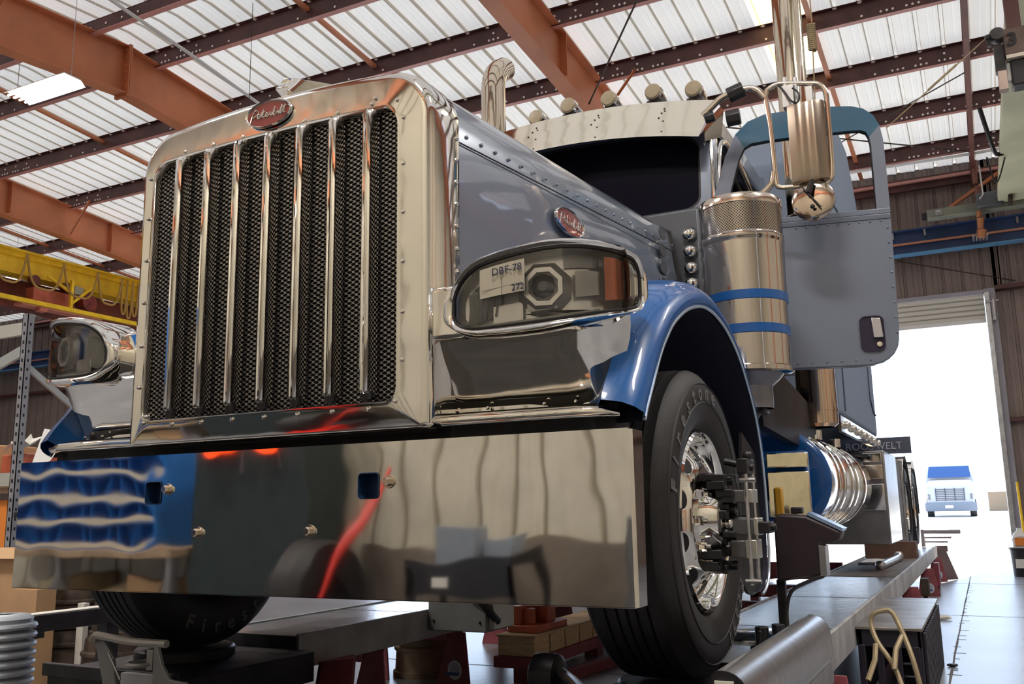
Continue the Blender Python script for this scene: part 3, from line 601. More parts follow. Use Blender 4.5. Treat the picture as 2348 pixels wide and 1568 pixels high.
def headlight(s):
    rev = lambda b: setattr(b, 'f', [tuple(reversed(f)) for f in b.f]) if s < 0 else None
    b = MB(); rings = [se(.985, -.012, s), se(1.0, .0, s), se(1.06, .014, s), se(1.14, .018, s), se(1.22, .008, s), se(1.27, -.012, s), se(1.28, -.04, s)]
    tail = []
    for k, (dy, sc_) in enumerate(((.10, 1.08), (.20, .80), (.26, .40))):
        cxx, czz = CX+s*(-1.12-CX), 1.635
        tail.append([(cxx+(p.x-cxx)*sc_, max(p.y, 2.30)*.0+2.33+dy, czz+(p.z-czz)*sc_) for p in se(1.2, -.02, s)])
    b.loft(rings+tail, closed_sec=True, caps=False); b.add(tail[-1], [tuple(range(NL))]); rev(b); hl = part(b, 'headlight', CH, T, ang=60)
    b = MB(); b.tube(se(1.0, .004, s), .006, 6, closed=True, caps=False); part(b, 'lens_gasket', BLK, hl, ang=60)
    # reflector bowl
    G = []; 
    for k, d in ((1.0, -.004), (.97, -.045), (.9, -.055), (.6, -.055), (.3, -.055), (.02, -.055)): G.append(se(k, d, s))
    b = MB(); b.loft(G, closed_sec=True); rev(b); part(b, 'reflector', SILV, hl, ang=40)
    b = MB(); b.loft([se(k, .004+.008*(1-k*k), s) for k in (1.0, .9, .7, .4, .1)], closed_sec=True); b.add(se(.1, .012, s), [tuple(range(NL))]); rev(b); part(b, 'lens', GLS, hl, ang=60)
    def disc(u, v, r, d0, d1, m, name, n=24, hollow=0, oct_=False):
        p = hp(u, v, 0, s); t = (u+1)/2; _, nn = lcp(t); nn = Vector((s*nn.x, nn.y, 0)); tg = Vector((-nn.y, nn.x, 0)); b = MB(); N = 8 if oct_ else n; a0 = math.pi/8 if oct_ else 0
        R = lambda rr, d: [p+nn*d+tg*rr*math.cos(a0+2*math.pi*i/N)+Vector((0, 0, rr*math.sin(a0+2*math.pi*i/N))) for i in range(N)]
        if hollow: b.loft([R(r, d0), R(r, d1), R(hollow, d1), R(hollow, d0)], closed_sec=True)
        else: b.loft([R(r, d0), R(r, d1), R(r*.7, d1+r*.22), R(r*.3, d1+r*.33)], closed_sec=True); b.add(R(r*.3, d1+r*.33), [tuple(range(N))])
        part(b, name, m, hl, ang=30 if oct_ else 50)
    uc = -.16
    disc(uc, -.02, .082, -.054, -.046, mat('lamp_grey', (.30, .29, .29), .35, .5), 'lamp_surround', oct_=True)
    disc(uc, 0, .060, -.05, -.018, SILV, 'lamp_ring', hollow=.046, oct_=True)
    disc(uc, 0, .046, -.05, -.03, mat('projector_glass', (.06, .06, .07), .08, .4, coat=1), 'projector')
    def patch(u0, u1, v0, v1, d, m, name, nu=8, crv=0):
        b = MB(); b.loft([[hp(u0+(u1-u0)*i/nu, v0+(v1-v0)*j/4, d+crv*math.sin(math.pi*i/nu), s) for i in range(nu+1)] for j in range(5)]); rev(b); part(b, name, m, hl, ang=50)
    patch(.40, .66, -.62, .80, -.012, AMB, 'turn_lamp', crv=.008)
    patch(.66, .70, -.60, .74, -.008, mat('deep_red_lens', (.12, .01, .008), .2, coat=1), 'turn_lamp_edge')
    patch(.12, .40, -.40, .36, -.03, mat('lamp_band', (.42, .41, .40), .3, .6), 'lamp_band')
    patch(-.58, -.34, -.80, -.28, -.04, SILV, 'lamp_step')
    patch(-.75, .35, -.96, -.84, -.02, WHT, 'light_bar')
    patch(-.93, -.50, -.80, .62, -.052, mat('lamp_grey', (.30, .29, .29), .35), 'lamp_recess')
    patch(.02, .42, .50, .90, -.045, mat('lamp_grey', (.30, .29, .29), .35), 'lamp_shade')
    patch(-.30, -.05, -.62, -.40, -.034, mat('lamp_band', (.42, .41, .40), .3), 'lamp_step')
    for k in range(6):
        u = -.88+.062*k; b = MB(); b.loft([[hp(u+.02*math.sin(i*.35), -.74+1.15*i/8+.03*k, -.050, s), hp(u+.016+.02*math.sin(i*.35), -.74+1.15*i/8+.03*k, -.030, s), hp(u+.030+.02*math.sin(i*.35), -.74+1.15*i/8+.03*k, -.050, s)] for i in range(9)]); part(b, 'lamp_fin', WHT, hl)
    b = MB()
    for k in range(12):
        u = .74+.02*k; b.tube([hp(u, -.7, -.03, s), hp(u+.01, .75, -.03, s)], .0022, 4)
    part(b, 'side_reflector', SILV, hl)
    # bracket to the shell
    b = MB(); b.loft([[(CX+s*(x-CX), y, z) for y, z in ((2.325, 1.675), (2.325, 1.515), (2.44, 1.50), (2.44, 1.70))] for x in (-1.45, -1.40, -1.33)], closed_sec=True, caps=True); rev(b); part(b, 'lamp_bracket', CHW, hl, bev=.012)
    if s > 0:
        b = MB(); b.loft([[hp(u, v, .016, s) for u in (-.62, -.5, -.40, -.28)] for v in (.78, .35, -.12)]); tg_ = part(b, 'paper_tag', mat('tan_tag', (.50, .46, .37), .8), hl)
        p = hp(-.41, .56, .020, s); p2 = hp(-.33, -.0, .020, s); _, nn = lcp(.28); xd = Vector((-nn.y, nn.x, 0)); q = (hp(-.3, .5, .02, s)-hp(-.5, .5, .02, s)).normalized()
        b = MB(); put_text(b, 'DBF-78', .030, p, q, (0, 0, 1), .0006); put_text(b, '272', .026, p2, q, (0, 0, 1), .0006)
        b.tube([hp(-.6, .1, .018, s), hp(-.3, .12, .018, s)], .0006, 4); b.tube([hp(-.45, .4, .018, s), hp(-.45, -.1, .018, s)], .0006, 4)
        part(b, 'tag_writing', mat('ink', (.02, .03, .08), .7), tg_)
for s in (1, -1): headlight(s)
# ================================================================ wheels
WT = [(.30, -.028), (.318, -.006), (.34, .004), (.385, .012), (.43, .014), (.462, .006), (.478, -.006), (.486, -.012), (.499, -.022), (.506, -.034), (.5065, -.060)]
def wheel(name, xo, s, yc, zc, R=.51, steer=True, letters=True, parent=None, w=.285):
    """outer face at x=xo, s=+1 faces +x"""
    k = R/.51; prof = [(r*k, o) for r, o in WT]; n0 = len(prof)
    g = [.075, .112, .143, .174, .211]
    for q in g: prof += [(.509*k, -q+.006), (.498*k, -q+.005), (.498*k, -q-.003), (.509*k, -q-.004)]
    prof += [(r*k, -w-o) for r, o in reversed(WT)]
    b = MB(); b.lathe([(r, s*o) for r, o in prof], (xo, yc, zc), 'x', 72)
    if s < 0: b.f = [tuple(reversed(f)) for f in b.f]
    t = MB(); t.v, t.f, t.m = b.v, b.f, b.m
    b.lathe([(.392*k, s*.013), (.394*k, s*.0155), (.397*k, s*.013)], (xo, yc, zc), 'x', 72); b.lathe([(.456*k, s*.008), (.459*k, s*.011), (.462*k, s*.006)], (xo, yc, zc), 'x', 72)
    wh = part(b, name, RUB, parent or T, ang=28)
    rp = [(.300, -.03), (.300, -.012), (.292, -.004), (.284, -.010), (.276, -.030), (.270, -.045), (.262, -.056), (.252, -.058), (.242, -.052), (.200, -.022), (.180, -.008), (.168, -.004), (.115, -.004), (.112, .0), (.108, .030), (.098, .055), (.088, .06), (0, .062)] if steer else \
         [(.300, -.03), (.300, -.010), (.290, -.006), (.282, -.02), (.272, -.12), (.24, -.16), (.20, -.165), (.115, -.165), (.112, -.08), (.10, -.06), (0, -.058)]
    b = MB(); b.lathe([(r*k, s*o) for r, o in rp], (xo, yc, zc), 'x', 60)
    if s < 0: b.f = [tuple(reversed(f)) for f in b.f]
    rim = part(b, 'rim', CH, wh, ang=40)
    for i in range(10):
        a = 2*math.pi*(i+.5)/10; c = Vector((xo+s*(-.036 if steer else -.16), yc+.219*k*math.cos(a), zc+.219*k*math.sin(a))); n = Vector((s*.82, (.58 if steer else -.3)*math.cos(a), (.58 if steer else -.3)*math.sin(a))).normalized()
        e1 = Vector((0, -math.sin(a), math.cos(a))); e2 = n.cross(e1); b = MB()
        b.loft([[c+n*o+e1*rr*1.15*math.cos(2*math.pi*q/20)+e2*rr*math.sin(2*math.pi*q/20) for q in range(20)] for rr, o in ((.034*k, -.004), (.0325*k, .004), (.031*k, .004), (.030*k, .003))], closed_sec=True)
        b.add([c+n*.0035+e1*.0345*k*math.cos(2*math.pi*q/20)+e2*.030*k*math.sin(2*math.pi*q/20) for q in range(20)], [tuple(range(20))], 1); part(b, 'hand_hole', [CH, DARK], rim, ang=50)
        a = 2*math.pi*i/10; p = Vector((xo-s*(.004 if steer else .165), yc+.143*k*math.cos(a), zc+.143*k*math.sin(a))); b = MB(); b.cyl(p, p+Vector((s*.026, 0, 0)), .016*k, .014*k, 6); b.cyl(p+Vector((s*.025, 0, 0)), p+Vector((s*.040, 0, 0)), .010*k, .008*k, 10); part(b, 'lug_nut', CH, rim)
    if letters:
        def arc_text(txt, mid, step, rr, size):
            for i, ch in enumerate(txt):
                a = math.radians(mid+(len(txt)-1)*step/2-i*step) if s > 0 else math.radians(mid-(len(txt)-1)*step/2+i*step)
                up = Vector((0, math.cos(a), math.sin(a))); xd = Vector((0, math.sin(a), -math.cos(a)))*s; b = MB()
                put_text(b, ch, size, Vector((xo+s*.0145, yc, zc))+up*rr*k, xd, up, .0014, bold=.0016); part(b, 'tyre_letter', RUBL, wh)
        arc_text('Firestone', 122, 11.0, .426, .076); arc_text('FS591', -52, 9, .424, .072)
    return wh
WL = wheel('steer_wheel', -.832, 1, 3.09, .962); WR = wheel('steer_wheel', 2*CX+.832, -1, 3.09, .962)
# dark inner side lettering of the far wheel, seen under the bumper
for i, ch in enumerate('Firestone'):
    b = MB()
    a = math.radians(-68+(-4+i)*11.0); up = Vector((0, math.cos(a), math.sin(a))); put_text(b, ch, .085, Vector((2*CX+.832+.285+.0155, 3.09, .962))+up*.424, Vector((0, -math.sin(a), math.cos(a))), up*-1, .0016, bold=.0018); part(b, 'tyre_letter', RUBL, WR)
for s in (1, -1):
    for k, yc in enumerate((12.05, 13.35)):
        wheel('drive_wheel', CX+s*1.24, s, yc, .962, steer=False, letters=False)
# ---------------------------------------------------------------- chassis
b = MB()
for s in (1, -1): b.prism([(CX+s*.43, 2.55, 1.0), (CX+s*.43, 14.0, 1.0), (CX+s*.43, 14.0, 1.26), (CX+s*.43, 2.55, 1.26)], (.03, 0, 0))
for y in (3.9, 5.0, 7.5, 10, 11.2, 14): b.box((CX-.42, y, 1.02), (CX+.42, y+.08, 1.24))
b.box((CX-.45, 3.2, 1.05), (CX+.45, 4.8, 1.65)); part(b, 'chassis_frame', BLKM, T)
b = MB(); b.cyl((CX-1.0, 3.09, .95), (CX+1.0, 3.09, .95), .06); b.box((CX-.6, 3.02, .84), (CX+.6, 3.16, .96)); part(b, 'front_axle', BLKM, T)
for yc in (12.05, 13.35): b = MB(); b.cyl((CX-1.0, yc, .96), (CX+1.0, yc, .96), .08); b.ball((CX, yc, .96), .2); part(b, 'drive_axle', BLKM, T)
# ---------------------------------------------------------------- cab
cz = lambda x, a=.10: -a*((x-CX)/.9)**2
b = MB(); H_ = [CX-.9, CX-.86, CX-.7, CX-.4, CX, CX+.4, CX+.7, CX+.86, CX+.9]
def roofsec(y, z, k=1.): return [(CX+(x-CX)*k, y, z+cz(x)-(.10 if abs(x-CX) > .89 else .03 if abs(x-CX) > .85 else 0)) for x in H_]
b.loft([roofsec(4.74, 3.16, .985), roofsec(4.80, 3.25), roofsec(4.95, 3.33), roofsec(5.5, 3.37), roofsec(6.3, 3.38), roofsec(6.42, 3.36)]); part(b, 'cab_roof', HOOD, T, ang=50)
b = MB(); b.box((CX-.88, 6.40, 1.5), (CX+.88, 6.46, 3.33)); b.box((CX-.9, 4.8, 1.5), (CX-.86, 6.45, 3.2)); b.box((CX-.88, 4.76, 1.5), (CX+.88, 6.4, 1.60)); part(b, 'cab_body', HOOD, T)
b = MB(); b.box((CX+.40, 4.95, 1.7), (CX+.66, 5.4, 2.2)); b.box((CX+.36, 5.5, 1.75), (CX+.8, 6.1, 2.1)); b.box((CX+.40, 5.9, 2.0), (CX+.78, 6.1, 2.95)); part(b, 'driver_seat', BLK, T, bev=.04)
# windscreen wall: surround with rounded opening and dark glass
wx0, wx1, wz0, wz1 = CX-.845, CX+.845, 2.60, 3.06
def wsl(x0, x1, z0, z1, r, y): return [(x, y+(z-2.6)*.10, z+cz(x)*max(0, min(1, (z-2.62)/.35))) for x, z in [(p.x, p.z) for p in [Vector((a, 0, c)) for a, c in rr_long(x0, x1, z0, z1, r)]]]
def rr_long(x0, x1, z0, z1, r):
    P = rrect(x0, x1, z0, z1, r, 5); o = []
    for i in range(len(P)):
        a, c = P[i], P[(i+1) % len(P)]; k = 12 if math.hypot(a[0]-c[0], a[1]-c[1]) > 1.2 else 1
        o += [(a[0]+(c[0]-a[0])*q/k, a[1]+(c[1]-a[1])*q/k) for q in range(k)]
    return o
b = MB(); b.loft([wsl(wx0+.01, wx1-.01, 2.62, 3.13, .08, 4.745), wsl(wx0, wx1, 2.61, 3.135, .09, 4.728), wsl(CX-.905, CX+.905, 2.50, 3.26, .06, 4.735), wsl(CX-.925, CX+.925, 2.50, 3.26, .06, 4.78)], closed_sec=True); part(b, 'windscreen_surround', HOOD, T, ang=50)
b = MB(); cxm, czm = (wx0+wx1)/2, 2.875
q = rr_long(wx0, wx1, 2.61, 3.14, .09)
b.loft([[(cxm+(x-cxm)*k, 4.742+(czm+(z-czm)*k-2.6)*.10, czm+(z-czm)*k+cz(cxm+(x-cxm)*k)*max(0, min(1, (czm+(z-czm)*k-2.62)/.35))) for x, z in q] for k in (1, .8, .6, .4, .2, .02)], closed_sec=True); part(b, 'windscreen', WGL, T, ang=80)
b = MB(); b.tube(wsl(wx0+.0, wx1-.0, 2.61, 3.13, .09, 4.733), .008, 6, closed=True, caps=False); part(b, 'windscreen_gasket', BLK, T, ang=60)
# pillar and mouldings
b = MB(); b.prism([(CX+.90, 4.77, 1.7), (CX+.90, 4.87, 1.7), (CX+.90, 5.0, 3.10), (CX+.90, 4.85, 3.12)], (-.07, 0, 0)); part(b, 'door_pillar', HOOD, T, bev=.015)
b = MB(); b.tube([(CX+.915, 4.765, 2.50), (CX+.912, 4.775, 2.8), (CX+.90, 4.80, 3.02), (CX+.87, 4.82, 3.12)], .016, 8); part(b, 'pillar_trim', CH, T, ang=60)
b = MB(); b.box((CX+.62, 4.95, 1.62), (CX+.70, 6.38, 3.18)); part(b, 'cab_interior', DARK, T)  # black slab standing in for the unlit inside of the cab
ap = smooth([(CX+.90, 4.90, 2.62), (CX+.90, 4.97, 2.95), (CX+.90, 5.08, 3.10), (CX+.90, 5.35, 3.13), (CX+.90, 5.85, 3.02), (CX+.90, 6.2, 2.8), (CX+.90, 6.34, 2.4), (CX+.9, 6.36, 1.7)], 5)
for o, m, nm, r in ((0, CH, 'door_opening_trim', .02), (-.05, BLK, 'door_opening_seal', .018)):
    b = MB(); b.tube([p+Vector((o, -o*.3, o*.9)) for p in ap], r, 8); part(b, nm, m, T, ang=60)
b = MB(); b.box((CX+.82, 6.30, 1.55), (CX+.90, 6.45, 3.25)); b.box((CX+.80, 4.9, 3.13), (CX+.90, 6.42, 3.27)); part(b, 'door_frame', HOOD, T, bev=.02)
# sun visor
b = MB(); N = 16; lo, hi = [], []
for i in range(N+1):
    x = CX-.945+1.89*i/N; hi.append((x, 4.80, 3.352+cz(x, .098))); lo.append((CX+(x-CX)*.945, 4.585, 3.068+cz(x, .10)))
cut = lambda P: P

b.loft([[(x, y+.006, z-.0) for x, y, z in lo], lo, hi, [(x, y+.05, z+.012) for x, y, z in hi]]); vs = part(b, 'sun_visor', mat('visor_steel', (.88, .80, .66), .09, 1, bump=.004, bs=4), T, ang=30)
b = MB(); b.loft([[hi[-1], (hi[-1][0]+.03, 4.86, 3.20), (hi[-1][0]+.0, 4.90, 3.06)], [lo[-1], (lo[-1][0]+.02, 4.66, 3.02), (lo[-1][0]+.0, 4.72, 2.98)]]); part(b, 'visor_end', CH, vs); b = MB(); b.loft([[hi[0], (hi[0][0]-.03, 4.84, 3.20), (hi[0][0]-.02, 4.86, 3.06)], [lo[0], (lo[0][0]-.02, 4.66, 3.02), (lo[0][0]-.0, 4.72, 2.98)]]); part(b, 'visor_end', CH, vs)
for i in range(4):
    for j in range(3): x = -2.6+.40*i; stud(x, 4.62+.06*j, 3.18+cz(x)+.052*j, .006, parent=vs, m=RUSTY)
for k, (x, z) in enumerate(((-2.262, 3.412), (-2.043, 3.443), (-1.779, 3.428), (-1.502, 3.408), (-1.262, 3.370))):
    b = MB(); b.lathe([(.0, -.012), (.040, -.010), (.049, 0), (.052, .02), (.052, .05), (.046, .12), (.030, .22), (.008, .30), (0, .31)], (x, 4.86, z), 'y', 24, mis=[1, 1, 0, 0, 0, 0, 0, 0]); cl = part(b, 'cab_light', [CH, mat('cab_lamp_face', (.34, .28, .19), .35)], T, ang=50)
    b = MB(); b.lathe([(.04, -.045), (.032, -.02), (.028, 0)], (x, 4.93, z-.03), 'z', 14); b.box((x-.045, 4.88, z-.10), (x+.045, 5.02, z-.045)); part(b, 'light_base', BLKM, cl)
# ---------------------------------------------------------------- open door
da = math.radians(11.7); DU = Vector((math.cos(da), math.sin(da), 0)); DN = Vector((math.sin(da), -math.cos(da), 0)); DO = Vector((-1.2, 4.75, 0))
def dp(u, z, d=0): return DO+DU*u+DN*d+Vector((0, 0, z))
out = smooth([(0, 0, 1.70), (.70, 0, 1.693), (.775, 0, 1.695), (.82, 0, 1.703), (.856, 0, 1.722), (.884, 0, 1.748), (.903, 0, 1.782), (.911, 0, 1.82), (.915, 0, 1.88), (.922, 0, 2.2), (.926, 0, 2.50)], 1)+[Vector(q) for q in ((.926, 0, 2.7), (.924, 0, 2.88), (.912, 0, 2.96), (.885, 0, 3.02), (.84, 0, 3.06), (.78, 0, 3.082), (.66, 0, 3.095), (.48, 0, 3.10), (.34, 0, 3.095), (.25, 0, 3.065), (.18, 0, 3.0), (.12, 0, 2.88), (.03, 0, 2.60), (0, 0, 2.50))]
lower = [p for p in out if p.z <= 2.501]
b = MB(); b.prism([dp(p.x, p.z, .03) for p in lower], -DN*.06); dr = part(b, 'door', DOORM, T, bev=.006)
win = [(.075, 2.505), (.862, 2.505), (.866, 2.86), (.852, 2.915), (.81, 2.945), (.5, 2.952), (.25, 2.945), (.215, 2.92), (.16, 2.80)]
# upper frame as strips around the opening
fo = [(0, 2.50), (.03, 2.60), (.12, 2.88), (.18, 3.0), (.25, 3.065), (.34, 3.095), (.48, 3.10), (.66, 3.095), (.78, 3.082), (.84, 3.06), (.885, 3.02), (.912, 2.96), (.924, 2.88), (.926, 2.7), (.926, 2.50)]
fi = [(.085, 2.50), (.113, 2.60), (.19, 2.86), (.222, 2.92), (.26, 2.94), (.34, 2.947), (.48, 2.95), (.66, 2.95), (.78, 2.948), (.82, 2.944), (.845, 2.93), (.858, 2.90), (.864, 2.86), (.864, 2.7), (.862, 2.50)]
for nm, i0, i1, m_ in (('window_post', 0, 4, DOORM), ('window_header', 3, 12, mat('frame_blue', (.045, .13, .22), .3, .3, coat=.4)), ('window_post', 11, 15, DOORM)):
    A_, B_ = fi[i0:i1], fo[i0:i1]
    b = MB(); b.loft([[dp(a, z, -.02) for a, z in A_], [dp(a, z, .026) for a, z in A_], [dp(a, z, .030) for a, z in B_], [dp(a, z, -.03) for a, z in B_], [dp(a, z, -.02) for a, z in A_]]); part(b, nm, m_, dr, ang=40)
b = MB(); b.tube([dp(a, z, -.0) for a, z in fi]+[dp(.5, 2.50, 0)], .006, 6, closed=True, caps=False); part(b, 'window_gasket', BLK, dr)
b = MB(); b.prism([dp(0, 2.505, .036), dp(.926, 2.505, .036), dp(.926, 2.475, .036), dp(0, 2.475, .036)], -DN*.02); b.prism([dp(0, 2.475, .038), dp(.925, 2.475, .038), dp(.925, 2.448, .034), dp(0, 2.448, .034)], -DN*.02); part(b, 'belt_moulding', DOORM, dr, bev=.004)
def dstud(u, z, r=.006):
    b = MB(); c = dp(u, z, .03); b.loft([[c+DN*o+DU*rr*math.cos(a)+Vector((0, 0, rr*math.sin(a))) for a in [2*math.pi*k/8 for k in range(8)]] for rr, o in ((r, 0), (r*.8, .004), (r*.2, .006))], closed_sec=True, caps=True); part(b, 'rivet', DOORM, dr)
for k in range(9): dstud(.46+.052*k, 2.440)
for k in range(8): dstud(.905, 2.40-.078*k)
for k in range(6): dstud(.42+.07*k, 1.722, .005)
b = MB(); o_ = rrect(.728, .845, 1.762, 1.945, .03, 5); b.loft([[dp(a, z, .031) for a, z in o_], [dp(a, z, .038) for a, z in o_], [dp(a*.93+.786*.07, z*.93+1.853*.07, .038) for a, z in o_], [dp(a*.93+.786*.07, z*.93+1.853*.07, .012) for a, z in o_]], closed_sec=True); b.add([dp(a*.95+.786*.05, z*.95+1.853*.05, .032) for a, z in o_], [tuple(range(len(o_)))]); hh = part(b, 'door_handle', mat('handle_black', (.02, .012, .04), .35), dr)
b = MB(); b.prism([dp(.785, 1.935, .045), dp(.828, 1.93, .045), dp(.836, 1.83, .05), (dp(.79, 1.83, .05))], -DN*.01); part(b, 'handle_paddle', mat('handle_pale', (.50, .48, .50), .3, .6), hh, bev=.003)
b = MB(); c = dp(.816, 1.797, .034); b.loft([[c+DN*o+DU*rr*math.cos(a)+Vector((0, 0, rr*math.sin(a))) for a in [2*math.pi*k/14 for k in range(14)]] for rr, o in ((.014, 0), (.013, .008), (.004, .009))], closed_sec=True, caps=True); part(b, 'handle_lock', CH, hh)
# ---------------------------------------------------------------- mirror with its tube frame
def mp(x, z, d=0): return Vector((x, 4.52+(x+.7)*.10-d, z))
for nm, P in (('mirror_arm_top', [(-1.12, 3.02), (-1.07, 3.06), (-1.02, 3.10), (-.93, 3.125), (-.85, 3.12), (-.80, 3.06)]), ('mirror_arm_bottom', [(-1.06, 2.48), (-.96, 2.50), (-.86, 2.545), (-.80, 2.60), (-.785, 2.66)])):
    b = MB(); b.tube(smooth([mp(*p) for p in P], 4), .017, 10); part(b, nm, STN, T, ang=60)
b = MB(); b.tube(smooth([mp(*p) for p in ((-.80, 3.07), (-.785, 2.9), (-.78, 2.7), (-.775, 2.60), (-.76, 2.575), (-.70, 2.567), (-.60, 2.56), (-.55, 2.562), (-.515, 2.60), (-.508, 2.75), (-.508, 2.95), (-.512, 3.04), (-.54, 3.085), (-.60, 3.10), (-.70, 3.12), (-.75, 3.12), (-.79, 3.10))], 4), .013, 10, closed=True, caps=False); mf = part(b, 'mirror_frame', STN, T, ang=60)
sec = [(-.700, .0), (-.695, .035), (-.66, .05), (-.645, .056), (-.625, .058), (-.61, .052), (-.59, .052), (-.575, .058), (-.56, .058), (-.55, .050), (-.53, .045), (-.52, .02), (-.522, 0)]
b = MB(); b.loft([[mp(x+.004*0, z, d*k) for x, d in sec] for z, k in ((2.572, .0), (2.578, .9), (2.60, 1), (2.96, 1), (2.985, .9), (2.992, 0))]); b.loft([[mp(-.70, 2.575), mp(-.522, 2.575)], [mp(-.70, 2.99), mp(-.522, 2.99)]]); part(b, 'mirror_back', mat('mirror_back_steel', (.33, .27, .22), .26, 1, bump=.001, bs=4), mf, ang=50)
b = MB(); b.box((-.715, 4.50, 2.985), (-.66, 4.56, 3.10)); b.cyl(mp(-.70, 3.15), mp(-.70, 3.02), .012); b.cyl(mp(-.65, 3.14), mp(-.65, 3.0), .012); b.box((-.60, 4.50, 2.99), (-.57, 4.55, 3.07)); part(b, 'mirror_clamp', STD, mf)
b = MB(); b.tube(smooth([mp(-.73, 3.11, .02), mp(-.70, 3.06, .03), mp(-.67, 3.0, .05), mp(-.64, 2.985, .05), mp(-.63, 3.03, .05), mp(-.66, 3.07, .04)], 5), .005, 6); b.tube(smooth([mp(-1.07, 3.03, .03), mp(-1.0, 3.09, .02), mp(-.93, 3.10, .02)], 4), .006, 6); part(b, 'mirror_cable', BLK, mf)
for p0, p1, r in ((mp(-.985, 3.105), mp(-.905, 3.13), .042), (mp(-1.0, 2.98), mp(-.93, 2.985), .045), (mp(-1.11, 3.0), mp(-1.06, 3.01), .03)): b = MB(); b.cyl(p0, p1, r, r, 8); part(b, 'arm_clamp', BLK, T, bev=.006)
b = MB(); b.lathe([(0, -.016), (.04, -.015), (.075, -.011), (.098, -.004), (.103, 0), (.103, .010), (.0, .012)], mp(-.607, 2.478, .02), 'y', 36); rm = part(b, 'round_mirror', mat('round_mirror_steel', (.62, .52, .44), .10, 1, bump=.002, bs=9), mf, ang=50)
b = MB(); b.bar(mp(-.66, 2.555, .06), mp(-.565, 2.42, .085), .012, .006); b.bar(mp(-.60, 2.57, .05), mp(-.62, 2.50, .075), .02, .02); b.ball(mp(-.605, 2.43, .075), .012); part(b, 'mirror_bracket', BLKM, rm)
# ---------------------------------------------------------------- air cleaners
for s in (1, -1):
    x, y = CX+s*1.17, 4.2
    b = MB(); b.lathe([(0, 2.43), (.15, 2.425), (.182, 2.415), (.191, 2.40), (.191, 2.372), (.185, 2.368)], (x, y, 0), 'z', 48); ac = part(b, 'air_cleaner', STN, T, ang=40)
    b = MB(); N = 64; r = .187; k0 = 0; b.lathe([(r, 2.372), (r, 2.232)], (x, y, 0), 'z', N); o = part(b, 'intake_screen', PERF, ac, ang=60)
    uvl = o.data.uv_layers.new(name='UVMap')
    for p in o.data.polygons:
        for li in p.loop_indices:
            v = o.data.vertices[o.data.loops[li].vertex_index].co+BASE[T.name]; a = math.atan2(v.y-y, v.x-x)
            if a < -math.pi+.05 and (o.data.vertices[o.data.loops[p.loop_indices[0]].vertex_index].co.y+BASE[T.name].y-y) > 0: a += 2*math.pi
            uvl.data[li].uv = (a*r, v.z)
    b = MB(); b.lathe([(.189, 2.236), (.193, 2.230), (.193, 2.205), (.189, 2.200), (.189, 2.19), (.186, 1.65), (.186, 1.625), (.194, 1.62), (.194, 1.60), (.18, 1.595), (0, 1.595)], (x, y, 0), 'z', 48); part(b, 'cleaner_body', mat('cleaner_chrome', (.56, .51, .47), .08, 1, bump=.0012, bs=5), ac, ang=40); b = MB(); b.lathe([(.15, 1.595), (.13, 1.57), (.095, 1.54), (.095, 1.44)], (x, y, 0), 'z', 32); part(b, 'outlet_neck', mat('neck_grey', (.22, .22, .25), .35, .6), ac, ang=40)
    for z in (1.938, 1.785): b = MB(); b.lathe([(.187, z+.022), (.192, z+.020), (.192, z-.020), (.187, z-.022)], (x, y, 0), 'z', 48); part(b, 'mounting_band', BLU, ac)
    b = MB(); b.box((x-.15, y-.02, 1.42), (x+.06, y+.10, 1.56)); b.cyl((x, y, 1.52), (x-s*.12, y+.12, 1.38), .09, .08); part(b, 'intake_elbow', BLKM, ac, bev=.01)
# ---------------------------------------------------------------- exhaust stacks
for s in (1, -1):
    x, y = CX+s*1.165, 6.15; zb_ = 4.95 if s > 0 else 4.36; P = [(x, y, 1.6), (x, y, zb_)]+[(x-.0, y+.24*(1-math.cos(a)), zb_+.26*math.sin(a)) for a in [math.radians(q) for q in (12, 24, 36, 48, 58)]]+[(x, y+.20, zb_+.28)]
    b = MB(); b.tube(P, .098, 28, caps=False); st = part(b, 'exhaust_stack', mat('stack_chrome', (.74, .64, .50), .09, 1, bump=.0015, bs=5), T, ang=60)
    b = MB(); b.lathe([(.10, 1.50), (.124, 1.52), (.124, 2.9), (.10, 2.92)], (x, y, 0), 'z', 36); b.lathe([(.128, 1.62), (.128, 1.60)], (x, y, 0), 'z', 36); part(b, 'heat_shield', mat('shield_chrome', (.60, .46, .36), .10, 1), st, ang=50)
    b = MB(); b.bar((x, y+.1, 2.8), (x-s*.2, y+.28, 2.8), .05, .03); b.bar((x, y+.1, 1.9), (x-s*.2, y+.28, 1.9), .05, .03); part(b, 'stack_bracket', STD, st)
# ---------------------------------------------------------------- sleeper
SX0, SX1 = CX-1.2, CX+1.2
prof = [(6.92, 1.64), (9.62, 1.64), (9.64, 3.4), (9.58, 4.0), (9.0, 4.42), (8.4, 4.40), (7.4, 3.95), (6.92, 3.62)]
b = MB(); b.prism([(SX1, y, z) for y, z in prof], (SX0-SX1, 0, 0)); sl_ = part(b, 'sleeper_box', mat('sleeper_paint', (.22, .27, .36), .7, 0, spec=.05), T, bev=.05, seg=3)
b = MB(); b.tube([(SX1+.006, 7.25, 1.70), (SX1+.006, 7.25, 3.4), (SX1+.006, 9.15, 3.5), (SX1+.006, 9.15, 1.98), (SX1+.006, 9.35, 1.88), (SX1+.006, 9.55, 1.86)], .006, 5); part(b, 'locker_seam', mat('seam_grey', (.10, .12, .16), .6), sl_)
b = MB(); b.prism([(SX1+.005, 6.94, 1.53), (SX1+.005, 9.60, 1.54), (SX1+.005, 9.62, 1.645), (SX1+.005, 6.94, 1.645)], (-.03, 0, 0)); ls = part(b, 'light_strip', CH, T)
